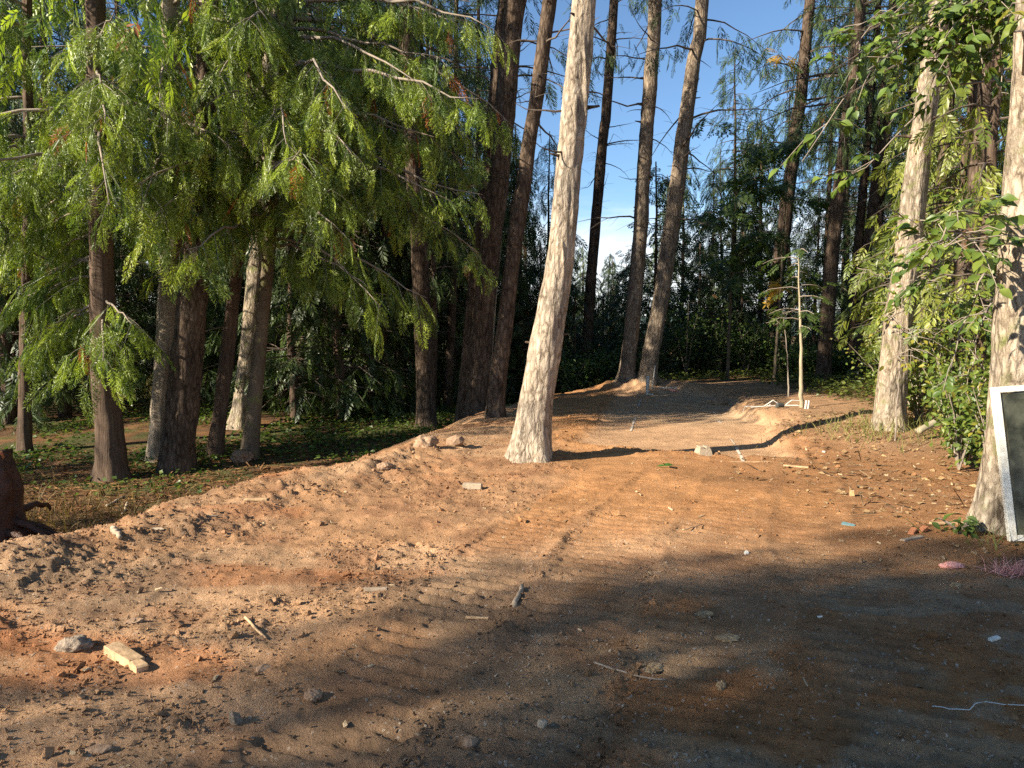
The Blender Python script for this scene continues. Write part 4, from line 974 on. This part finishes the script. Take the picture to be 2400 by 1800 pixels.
BLADE = [(np.array([[-.02, 0, 0], [.02, 0, 0], [.012, .55, .06], [-.012, .55, .06], [0, 1, .28]], float), np.array([[0, 1, 2], [0, 2, 3], [3, 2, 4]]), np.ones((5, 3))),
         (np.array([[-.018, 0, 0], [.018, 0, 0], [.012, .5, -.1], [-.012, .5, -.1], [.06, .95, -.35]], float), np.array([[0, 1, 2], [0, 2, 3], [3, 2, 4]]), np.ones((5, 3)))]
gra = lambda x, y: sstep(.9, 1.6, edged(x, y)) * sstep(12.5, 10, y) * sstep(.38, .55, fbm(x * .8, y * .8, 3, 72))
scatter('grass', 5000, ((-9.5, -2.5), (4.5, 13)), gra, BLADE, .34, lambda m, r: tints(m, r, (.075, .065, .026), (.27, .18, .08), p=.8), GFOL, 503, up=True, label='long green and dry grass in the hollow behind the berm', cat='grass')
SB = G(2082, 1002)
gr2 = lambda x, y: np.maximum(np.exp(-(((x - SB[0]) / .8) ** 2 + ((y - SB[1] + .2) / .7) ** 2)) * 1.3, np.exp(-(((x - 3.95) / .5) ** 2 + ((y - 5.4) / .28) ** 2)) * .9)
scatter('grass', 15000, ((3, 8), (4.8, 13.5)), gr2, BLADE, .22, lambda m, r: tints(m, r, (.10, .13, .03), (.30, .26, .10), p=1.0), GFOL, 504, up=True, label='short grass round the feet of the right-hand trunks', cat='grass')
mea = lambda x, y: sstep(24, 28, y) * sstep(-8, -11, x)
scatter('meadow_grass', 12000, ((-34, -8), (23, 42)), mea, BLADE, .6, lambda m, r: tints(m, r, (.24, .22, .08), (.42, .36, .16)), GFOL, 505, up=True, label='pale dry meadow grass in the sun beyond the left trees', cat='grass')

def clod_t(seed):
    v, f = rock(1, .8, .62, seed, 13); return v, f, np.ones((len(v), 3))
CLOD = [clod_t(i) for i in range(5)]
CRUMB = [(lambda vf: (vf[0], vf[1], np.ones((len(vf[0]), 3))))(rock(1, .85, .7, 70 + i, 6)) for i in range(6)]
def clods(name, n, rr_, aa, dens, smin, smax, cfun, seed, label, cat, mat, pw=2.6, tm=None):
    rg = np.random.default_rng(seed)
    r = np.exp(rg.uniform(math.log(rr_[0]), math.log(rr_[1]), n)); a = np.radians(rg.uniform(*aa, n)); x, y = r * np.sin(a), r * np.cos(a)
    k = rg.random(n) < dens(x, y); x, y = x[k], y[k]; m = len(x)
    s = smin + (smax - smin) * rg.random(m) ** pw
    pos = np.column_stack([x, y, ground_h(x, y) + s * .12]); M = rand_rot(m, rg) * s[:, None, None]
    col = cfun(x, y, m, rg); tm = tm or CLOD; pick = rg.integers(0, len(tm), m); parts = []
    for q, (tv, tf, tcol) in enumerate(tm):
        mm = pick == q; parts.append(inst(tv, tf, M[mm], pos[mm], col[mm], tcol))
    v, f, c = cat_geo(parts); return add(name, mk_mesh(name, v, f, mat, c), None, None, label, cat, None, 'stuff')
soilc = lambda x, y, m, r: ground_col(x, y) * r.uniform(.8, 1.15, (m, 1))
def dl(x, y):
    e = edged(x, y); pit = poly_sd(x, y, PAD)
    d = .75 * sstep(1.4, -.8, x - .10 * y) * sstep(.40, .58, fbm(x * 1.6, y * 1.6, 2, 14)) + .9 * np.exp(-((e + .5) / .7) ** 2) + .8 * np.exp(-((pit - .2) / .3) ** 2) + .24
    for T in TRACKS: d = d * (1 - .85 * sstep(.36, .26, np.abs(seg_st(x, y, T)[0])))
    return d * (e < .7) * (pit > -.1)
clods('soil_crumbs', 110000, (2.5, 15), (-40, 40), dl, .006, .038, soilc, 601, 'loose orange soil crumbs over the tipped earth', 'soil', SOIL, tm=CRUMB)
clods('soil_clods', 1500, (3.2, 16), (-40, 30), dl, .03, .085, soilc, 602, 'larger broken clods along the berm and pad edge', 'soil', SOIL)
gravelc = lambda x, y, m, r: np.array([.42, .34, .25]) * r.uniform(.6, 1.25, (m, 1))
dg = lambda x, y: (.3 + .7 * sstep(.48, .62, fbm(x * 1.5 + 2, y * 1.5, 4, 47))) * sstep(-.9, .3, x) * sstep(6.5, 3.4, y)
clods('gravel', 9500, (2.4, 8), (-30, 42), dg, .005, .024, gravelc, 603, 'pale gravel trodden into the dark yard soil', 'gravel', SOIL)
CHIP = [(np.array([[-.07, 0, 0], [.07, 0, 0], [.05, 1, .02], [-.06, .95, .0], [0, .5, .06]], float), np.array([[0, 1, 4], [1, 2, 4], [2, 3, 4], [3, 0, 4]]), np.ones((5, 3))),
        (np.array([[-.18, 0, 0], [.2, .05, 0], [.16, 1, .02], [-.14, .8, .0], [0, .5, .1]], float), np.array([[0, 1, 4], [1, 2, 4], [2, 3, 4], [3, 0, 4]]), np.ones((5, 3)))]
dch = lambda x, y: (.16 + .84 * sstep(2.2, 3.6, x) * sstep(3.5, 5, y)) * (poly_sd(x, y, PAD) > .1) * (edged(x, y) < .3)
scatter('wood_chips', 5200, ((-4, 7), (2.6, 11.5)), dch, CHIP, .042, lambda m, r: tints(m, r, (.30, .20, .11), (.62, .48, .30)), SOIL, 604, .012, label='small pale wood chips and splinters strewn over the soil', cat='chips')
dlf = lambda x, y: sstep(2.4, 4.0, x + (fbm(x, y, 2, 77) - .5) * 2) * (poly_sd(x, y, PAD) > .15) * sstep(2.5, 4.5, y)
scatter('leaf_litter', 5200, ((1.5, 9), (2.6, 13)), dlf, LEAF2, .075, lambda m, r: tints(m, r, (.16, .09, .045), (.50, .34, .17)), SOIL, 606, .012, label='dry brown leaf litter over the right-hand soil', cat='litter')
scatter('twig_litter', 900, ((1.0, 8), (2.6, 13)), dlf, [(CHIP[0][0] * [.28, 1, 1], CHIP[0][1], CHIP[0][2])], .2, lambda m, r: tints(m, r, (.10, .065, .04), (.30, .21, .12)), SOIL, 607, .01, label='thin broken twigs over the right-hand soil', cat='twigs')
lit = lambda x, y: sstep(.5, 1.4, edged(x, y)) * sstep(16, 12, y)
scatter('needle_litter', 24000, ((-10, 0), (5, 16)), lit, [CHIP[0]], .13, lambda m, r: tints(m, r, (.14, .07, .03), (.36, .20, .09)), SOIL, 605, .02, label='brown cedar litter on the shaded floor', cat='litter')

# ------------------------------------------------------------------ single things on the ground
def put(name, label, cat, geo, mat, px, py, rz=0, tilt=(0, 0), sink=.0, group=None, smooth=False):
    p = G(px, py); v, f = geo
    o = add(name, mk_mesh(name, v, f, mat, None, smooth), None, (p[0], p[1], p[2] - sink), label, cat, group)
    o.rotation_euler = (tilt[0], tilt[1], rz); return o
# broken stub of lumber (two pieces of one board: body and split end)
p = G(290, 1548); t = thing('lumber_offcut', 'short split offcut of fresh lumber lying beside the crusty grey stone', 'lumber', p); t.rotation_euler = (0, radians(4), radians(-36))
o = add('board', mk_mesh('board', *box(.25, .075, .05, .002, .08), WOODN), t)
o = add('split_end', mk_mesh('split_end', *box(.08, .055, .045, .005, .1), WOODN), t); o.location = (.165, -.01, .002)
def crusty(sx, sy, sz, seed):
    import bmesh
    bm = bmesh.new(); bmesh.ops.create_icosphere(bm, subdivisions=4, radius=.5)
    v = np.array([q.co[:] for q in bm.verts]); f = np.array([[q.index for q in g.verts] for g in bm.faces]); bm.free()
    n = fbm(v[:, 0] * 6 + v[:, 2] * 4 + seed, v[:, 1] * 6 - v[:, 2] * 5, 5, seed % 20, .68)
    return v * (.45 + 1.1 * n)[:, None] * [sx, sy, sz], f
put('stone', 'crusty grey stone beside the lumber offcut', 'stone', crusty(.17, .11, .085, 3), STONE, 172, 1518, .3, sink=-.01, smooth=True)
put('stone', 'wedge-shaped smooth grey stone standing on end', 'stone', rock(.075, .06, .11, 5, 14), STONE, 556, 1695, .4, sink=-.025)
put('stone', 'tan angular stone by straw at the lower edge of the yard', 'stone', rock(.11, .06, .03, 6), STONEB, 228, 1760, .2, sink=-.005)
put('stone', 'rounded brown stone set in the grey gravel patch', 'stone', rock(.075, .065, .06, 8, 40), STONEB, 1101, 1740, .2, sink=.0)
put('stone', 'smaller pale stone right of the rounded brown one in gravel', 'stone', rock(.06, .05, .045, 9, 40), CONC, 1272, 1698, .9, sink=.0)
put('stone', 'flat brownish cobble half sunk in loose soil', 'stone', rock(.10, .07, .045, 10, 30), STONEB, 617, 1568, .9, sink=.0)
put('stone', 'flat pale slate lying level on the red patch', 'stone', rock(.12, .08, .03, 12, 18), STONEB, 312, 1456, .5, sink=.0)
put('stone', 'dark rock lump at the edge of the tree shade', 'stone', crusty(.075, .06, .05, 17), STONEB, 735, 1640, .5, sink=-.02, smooth=True)
put('boulder', 'rounded earthy boulder on the berm behind clods', 'boulder', crusty(.30, .24, .22, 8), STONEB, 998, 1048, .2, sink=-.04, smooth=True)
put('boulder', 'squarer pale boulder next to the rounded earthy one', 'boulder', rock(.28, .2, .2, 15, 24), STONEB, 1066, 1044, -.2, sink=-.05)
put('boulder', 'tan boulder at the foot of the smooth slim stem', 'boulder', crusty(.38, .30, .28, 12), STONEB, 566, 1084, .1, sink=-.1, smooth=True)
put('boulder', 'small tan lump on the crest of the berm', 'boulder', crusty(.16, .12, .1, 22), STONEB, 902, 1100, .1, sink=-.03, smooth=True)
put('concrete_chunk', 'small pale broken concrete block with a shadowed end', 'concrete', box(.20, .075, .06, .004, .1), CONC, 1108, 1146, radians(-12), sink=.004)
put('concrete_chunk', 'flat white concrete flake on the lit berm', 'concrete', rock(.17, .1, .035, 31, 16), CONC, 366, 1242, radians(12))
put('concrete_chunk', 'tiny white flake on the berm above the larger one', 'concrete', rock(.11, .06, .03, 32, 16), CONC, 496, 1210, .3)
put('litter_scrap', 'white paper scrap on the cut bank', 'rubbish', rock(.10, .05, .03, 33, 12), WHITE, 1929, 1061, .4, sink=-.01)
put('litter_scrap', 'white plastic scrap on the dim right soil', 'rubbish', box(.07, .022, .012, .002), WHITE, 2330, 1500, radians(25))
put('litter_scrap', 'white clump of plaster crumbs on the brown track', 'rubbish', crusty(.035, .03, .035, 9), WHITE, 1750, 1298, 0, sink=-.005, smooth=True)
put('litter_scrap', 'small white plaster crumb in the shaded track', 'rubbish', rock(.05, .03, .02, 35, 14), WHITE, 1921, 1446, .5)
put('plastic_shard', 'flat teal shard among chips near the window trunk', 'rubbish', box(.10, .045, .008, .001), TEAL, 1988, 1230, radians(-35), tilt=(.2, .1))
put('brick_shard', 'orange brick shard nearer the dark soil', 'brick', box(.10, .04, .03, .003), BRICK, 2138, 1250, radians(48), tilt=(0, -.25))
put('brick_shard', 'orange brick shard nearer the window trunk', 'brick', box(.10, .04, .03, .003), BRICK, 2163, 1246, radians(38), tilt=(0, -.25))
put('plank', 'grey-brown splinter plank under the orange brick shards', 'plank', box(.24, .04, .015, .002), WOODG, 2138, 1264, radians(28))
put('plank', 'thin pale plank lying level left of the window trunk', 'plank', box(.42, .04, .015, .002), WOODN, 2240, 1228, radians(2))
put('plank', 'pale yellow lath at the foot of the cut bank', 'plank', box(.28, .035, .02, .001), WOODN, 1865, 1095, radians(-16), tilt=(0, .04))
put('plank', 'thin pale lath along the front edge of the pad', 'plank', box(.55, .02, .012, .001), WOODN, 1765, 1084, radians(-2))
put('plank', 'short dark splinter lying in the sun on the left soil', 'plank', box(.14, .03, .02, .002), WOODG, 880, 1385, radians(5))
put('plank', 'pale wood sliver across the track ridges', 'plank', box(.13, .018, .012, .001), WOODN, 1118, 1450, radians(-6))
put('plank', 'pale chip of board on the berm crest', 'plank', box(.20, .05, .018, .002), WOODN, 600, 1174, radians(8))
def stick(label, pts, r, mat, seed=0, name='stick', cat='stick'):
    W = [G(a, b) for a, b in pts]; W = [w + [0, 0, r * .7 + .004] for w in W]; b0 = W[0].copy(); q = np.array(W) - b0
    s = np.linspace(0, 1, 9); tt = np.linspace(0, 1, len(q)); pth = np.stack([np.interp(s, tt, q[:, k]) for k in range(3)], -1)
    pth += np.random.default_rng(seed).normal(0, r * .35, pth.shape)
    v, f = tube(pth, r * np.linspace(1, .75, 9), 8, cap=True); return add(name, mk_mesh(name, v, f, mat, None, True), None, b0, label, cat)
stick('stout grey bent stick lying on the sunlit track', [(1206, 1428), (1213, 1408), (1222, 1386), (1226, 1378)], .016, WOODG, 1)
stick('thin splintered stick on the sunlit left soil', [(575, 1450), (600, 1478), (625, 1503)], .008, WOODN, 2)
stick('thin root crossing the shaded tracks', [(1390, 1555), (1450, 1575), (1500, 1590), (1560, 1600)], .005, WOODG, 3)
stick('thin white twig on the left of the lit track', [(1600, 1246), (1625, 1238), (1645, 1232)], .006, WOODN, 4)
wr = [(2185, 1662), (2205, 1663), (2240, 1670), (2272, 1668), (2285, 1655), (2310, 1650), (2350, 1657), (2400, 1659), (2440, 1655)]
W = []
for (a0, b0), (a1, b1) in zip(wr[:-1], wr[1:]):
    for u in (0, .25, .5, .75): W.append(G(a0 + (a1 - a0) * u, b0 + (b1 - b0) * u) + [0, 0, .006])
W = np.array(W); W[:, 2] = np.convolve(np.pad(W[:, 2], 3, mode='edge'), np.ones(7) / 7, 'valid') + .004
v, f = tube(W - W[0], np.full(len(W), .0023), 6); add('wire', mk_mesh('wire', v, f, PVC, None, True), None, W[0], 'white wire snaking over the dark gravelly soil', 'wire')
# dry lumps of leaf and soil in the shade
for k, (px, py, s, lab) in enumerate([(1705, 1498, .11, 'crumbled tan leaf clump in the tree shade'), (1652, 1442, .09, 'brown crumbled clump uphill of the tan leaf clump'), (1532, 1568, .10, 'pale fibrous clump on the shaded ridges'), (2240, 1375, .08, 'pale curled leaf on the dim right soil'), (1690, 1610, .06, 'small pale pebble clump in the deep shade')]):
    g = crusty(s, s * .7, .035, 40 + k); put('leaf_clump', lab, 'litter', g, STRAW, px, py, .3 * k, sink=-.004)
# pink insulation
def tuft(label, px, py, n, L, seed):
    rg = np.random.default_rng(seed); p = G(px, py); m = n
    dv = np.column_stack([rg.normal(.4, .6, m), rg.normal(-.2, .5, m), rg.uniform(.1, .8, m)])
    g = build_fol(BLADE, rg.normal(0, 1, (m, 3)) * [L * .4, L * .3, .004], dv, rg.normal(0, 1, (m, 3)), L * rg.uniform(.4, 1, m), np.ones((m, 3)), rg)
    add('insulation_tuft', mk_mesh('insulation_tuft', g[0], g[1], PINK), None, p, label, 'insulation')
tuft('big spiky tuft of pink insulation fibre', 2378, 1345, 260, .17, 1)
put('insulation_tuft', 'flat faded pink scrap of insulation left of the spiky tuft', 'insulation', crusty(.16, .08, .05, 51), PINK, 2230, 1330, .1, sink=-.01, smooth=True)
put('insulation_tuft', 'faint pink scrap by the far white pipe', 'insulation', crusty(.3, .2, .08, 52), PINK, 1578, 918, .1, sink=-.02, smooth=True)
# maple leaf on the lit track
p = G(1560, 1097); g = build_fol(OVAL, np.zeros((3, 3)), np.array([[1, .2, .3], [-.9, .3, .25], [.1, 1, .4]]), np.tile([[0, -.3, 1.]], (3, 1)), np.full(3, .11), np.tile([[.06, .16, .03]], (3, 1)), rng)
add('fallen_leaf', mk_mesh('fallen_leaf', g[0], g[1], BFOL, g[2]), None, p + [0, 0, .02], 'bright green fallen leaf on the lit orange soil', 'leaf')

# pier block on the pad
p = G(1648, 1066); t = thing('pier_block', 'tapered grey concrete pier block with a notched top on the pad', 'concrete block', p - [0, 0, .02]); t.rotation_euler = (0, 0, .15)
def frustum(a, b, h, z=0):
    v = [(s * q, u * q, z + zz) for q, zz in ((a, 0), (b, h)) for s, u in ((-1, -1), (1, -1), (1, 1), (-1, 1))]; return hull(np.array(v))
add('base', mk_mesh('base', *frustum(.10, .072, .11), CONC), t)
for s in (-1, 1):
    add('top_ridge', mk_mesh('top_ridge', *box(.05, .13, .03, .002), CONC), t).location = (s * .042, 0, .108)

# pipes
def pipe(t, pts, r, mat=PVC, name='pipe', seg=10):
    q = np.array(pts, float); s = np.linspace(0, 1, 24); tt = np.linspace(0, 1, len(q)); b = np.stack([np.interp(s, tt, q[:, k]) for k in range(3)], -1)
    for k in range(3): b[1:-1, k] = (b[:-2, k] + 2 * b[1:-1, k] + b[2:, k]) / 4
    v, f = tube(b, np.full(24, r), seg); return add(name, mk_mesh(name, v, f, mat, None, True), t)
p = G(1517, 924); t = thing('standpipe', 'upright white plastic pipe at the foot of the paired firs', 'pipe', p); pipe(t, [(0, 0, -.2), (.01, 0, .44)], .045); pipe(t, [(0.01, 0, .44), (.01, 0, .47)], .052, name='pipe_cap')
p = G(1527, 912); t = thing('stake', 'thin white stake leaning beside the upright white pipe', 'stake', p); pipe(t, [(0, 0, -.1), (.09, 0, .62)], .014, name='rod')
p = G(1545, 912); t = thing('lath', 'thin white lath lying behind the pad', 'lath', p); pipe(t, [(0, 0, .03), (.5, .1, .02)], .018, name='rod')
put('litter_scrap', 'pale scrap at the foot of the upright white pipe', 'rubbish', rock(.14, .1, .06, 61, 14), WHITE, 1525, 926, .3, sink=-.01)
put('boulder', 'brown clod heap behind the far end of the pad', 'boulder', crusty(.4, .3, .25, 62), STONEB, 1685, 948, .1, sink=-.03, smooth=True)
HP = G(1800, 958)
heap = [([(1748, 953), (1790, 953), (1812, 938)], .02, 'bent white pipe with its arm raised, at the left of the heap'), ([(1812, 938), (1830, 950), (1872, 955)], .018, 'white pipe sloping down into the middle of the heap'),
        ([(1842, 950), (1856, 938), (1876, 940)], .02, 'hooked white pipe close left of the pale sapling'), ([(1760, 955), (1815, 956), (1880, 954)], .016, 'long white pipe lying under the others'),
        ([(1795, 964), (1802, 952), (1806, 948)], .014, 'short white pipe end sticking out in front of the heap'), ([(1742, 965), (1745, 954), (1752, 951)], .010, 'thin curled white hose at the left end of the heap')]
for k, (pts, r, lab) in enumerate(heap):
    dd = HP[1] + .12 * (k % 3); Wp = [P(a, b, dd) for a, b in pts]
    for w in Wp: w[2] = max(w[2], gz(w[0], w[1]) + r)
    t = thing('pipe_offcut', lab, 'pipe', Wp[0], 'heap of white pipes'); pipe(t, [w - Wp[0] for w in Wp], r * .62)
put('pipe_fitting', 'dark blue-grey valve box in the heap of white pipes', 'pipe fitting', box(.13, .09, .07, .01, .2), plain('blue_grey_plastic', (.06, .065, .06), rough=.6), 1828, 955, .3)
for px, lab in ((1886, 'left upright pipe stub right of the pale sapling'), (1892, 'right upright pipe stub right of the pale sapling')):
    p = G(px, 958); t = thing('pipe_stub', lab, 'pipe', p); pipe(t, [(0, 0, -.1), (.03, 0, .15)], .02)

# chalk lines sprayed on the pad
def chalk(pts, w, label):
    n = 40; tt = np.linspace(0, 1, len(pts)); s = np.linspace(0, 1, n); q = np.stack([np.interp(s, tt, np.array(pts)[:, k]) for k in range(2)], -1)
    W = np.array([G(a, b)[:2] for a, b in q]); d = np.gradient(W, axis=0); d /= np.linalg.norm(d, axis=1)[:, None]; nn = np.stack([-d[:, 1], d[:, 0]], -1)
    rg = np.random.default_rng(len(label)); wl_, wr_ = w * rg.uniform(.4, 1.1, n), w * rg.uniform(.4, 1.1, n)
    a = W + nn * wl_[:, None]; b = W - nn * wr_[:, None]; xy = np.concatenate([a, b]); z = ground_h(xy[:, 0], xy[:, 1]) + .008
    i = np.arange(n - 1); keep = rg.random(n - 1) < .85
    f = np.stack([i, i + 1, n + i + 1, n + i], -1)[keep]
    add('chalk_line', mk_mesh('chalk_line', np.column_stack([xy, z]), f, CHALK), None, None, label, 'chalk line')
chalk([(1724, 1046), (1733, 1065), (1742, 1083)], .025, 'broad white chalk dash near the front edge of the pad')
chalk([(1680, 985), (1690, 992)], .03, 'short white chalk dash at the middle of the pad')
chalk([(1672, 966), (1677, 972)], .022, 'tiny white chalk dash beyond the short one')
chalk([(1712, 1030), (1722, 1042)], .014, 'faint thin chalk dash continuing the broad one')
chalk([(1490, 978), (1483, 995), (1478, 1012)], .022, 'faint white chalk line along the left side of the pad')
chalk([(1502, 936), (1496, 955)], .02, 'faint white chalk line at the far left corner of the pad')

# window sash leaning on the trunk
A0, A1 = P(2364, 1262, 5.55), P(2322, 908, 5.72)
A0[2] = gz(A0[0], A0[1]) + .01
t = thing('window_sash', 'white framed window sash with dark glass leaning against the thick trunk', 'window', A0)
upv = A1 - A0; Hs = np.linalg.norm(upv); upv /= Hs; side = np.array([.985, -.12, -.03]); side -= upv * side.dot(upv); side /= np.linalg.norm(side); nrm = np.cross(side, upv)
t.matrix_world = Matrix([[side[0], nrm[0], upv[0], A0[0]], [side[1], nrm[1], upv[1], A0[1]], [side[2], nrm[2], upv[2], A0[2]], [0, 0, 0, 1]])
Ws, bw, th = .86, .056, .04
for x in (bw / 2, Ws - bw / 2): add('stile', mk_mesh('stile', *box(bw, th, Hs, 0, .06), WHITE), t).location = (x, 0, 0)
for z in (0.0, Hs - bw * .8): add('rail', mk_mesh('rail', *box(Ws - 2 * bw - .002, th * .9, bw * .8, 0, .06), WHITE), t).location = (Ws / 2, 0, z)
gm = bpy.data.materials.new('mottled_glass'); gm.use_nodes = True; nt = gm.node_tree; b = nt.nodes['Principled BSDF']
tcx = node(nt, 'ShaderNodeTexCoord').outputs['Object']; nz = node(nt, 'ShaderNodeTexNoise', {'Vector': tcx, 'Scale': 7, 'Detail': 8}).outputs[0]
nt.links.new(ramp(nt, nz, [(.35, (.02, .021, .012)), (.7, (.13, .13, .085))]), b.inputs['Base Color']); b.inputs['Roughness'].default_value = .22  # olive mottle painted in for foliage mirrored in the pane
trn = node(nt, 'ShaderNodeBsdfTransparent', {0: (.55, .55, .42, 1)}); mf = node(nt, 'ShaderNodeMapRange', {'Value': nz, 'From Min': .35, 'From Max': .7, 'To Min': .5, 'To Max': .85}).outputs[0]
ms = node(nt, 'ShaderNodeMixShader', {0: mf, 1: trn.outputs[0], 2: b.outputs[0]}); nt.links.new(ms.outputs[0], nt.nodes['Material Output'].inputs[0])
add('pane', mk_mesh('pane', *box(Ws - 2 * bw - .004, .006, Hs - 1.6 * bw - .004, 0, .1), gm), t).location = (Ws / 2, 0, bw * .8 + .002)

# wet upturned stump at the left edge
wet, nt, b = newmat('wet_rotten_wood', .35, .5)
tcx = node(nt, 'ShaderNodeTexCoord').outputs['Object']; nz = node(nt, 'ShaderNodeTexNoise', {'Vector': tcx, 'Scale': 9, 'Detail': 8, 'Roughness': .7}).outputs[0]
nt.links.new(ramp(nt, nz, [(.3, (.022, .010, .006)), (.55, (.07, .028, .014)), (.75, (.10, .04, .02))]), b.inputs['Base Color']); bump(nt, b, nz, .9, .05)
sb = np.array([-6.12, 8.55, gz(-6.12, 8.55)])
t = thing('tree_stump', 'dark wet red-brown stump with torn roots at the edge of the hollow', 'stump', sb)
zz = np.linspace(-.15, 1.22, 40); pth = np.stack([.05 * np.sin(zz * 3), .0 * zz, zz], -1)
v, f = tube(pth, .34 + .10 * np.exp(-zz / .3) - .03 * zz + .02 * np.sin(zz * 9), 40, .05, .25, 4); add('trunk', mk_mesh('trunk', v, f, wet, None, True), t)
rg = np.random.default_rng(9)
for k in range(7):
    a = -.9 + k * .42; lp = limb_path(np.array([.3 * cos(a), .3 * sin(a), .25 + .1 * (k % 3)]), a, rg.uniform(.5, 1.1), rg.uniform(-.2, .5), .6, .1, rg, n=8, wig=.5)
    v, f = tube(lp, np.linspace(.06, .012, 8), 7, .006, 0, k); add('root', mk_mesh('root', v, f, wet, None, True), t)
for k in range(4):
    v, f = rock(.16, .12, .14, 80 + k, 12); add('torn_splinter', mk_mesh('torn_splinter', v, f, plain('torn_wood', (.36, .15, .07)) if k == 0 else bpy.data.materials['torn_wood']), t).location = (-.15 + .13 * k, -.12 + .05 * (k % 2), 1.22)
# roots torn out of the bank
for k, (pts, lab) in enumerate([([(250, 1190), (270, 1178), (290, 1165)], 'short dark root stub in the shaded bank'), ([(262, 1240), (275, 1258), (283, 1268)], 'pale snapped root poking from the shaded bank'), ([(290, 1205), (296, 1190), (300, 1182)], 'knobbly upright root in the shaded bank')]):
    stick(lab, pts, .022, WOODG, 20 + k, 'root', 'root')
# fallen white branch on the right
W = [P(2150, 1012, 10.0), P(2200, 985, 10.1), P(2250, 970, 10.2), P(2320, 962, 10.4)]
for w in W: w[2] = max(w[2], gz(w[0], w[1]) + .03)
t = thing('fallen_branch', 'pale fallen branch lying in the bushes left of the window trunk', 'branch', W[0]); pipe(t, [w - W[0] for w in W], .045, PALE, 'bough'); pipe(t, [W[1] - W[0], W[2] - W[0] + [0, 0, .12], W[3] - W[0] + [0, 0, .2]], .02, PALE, 'fork')
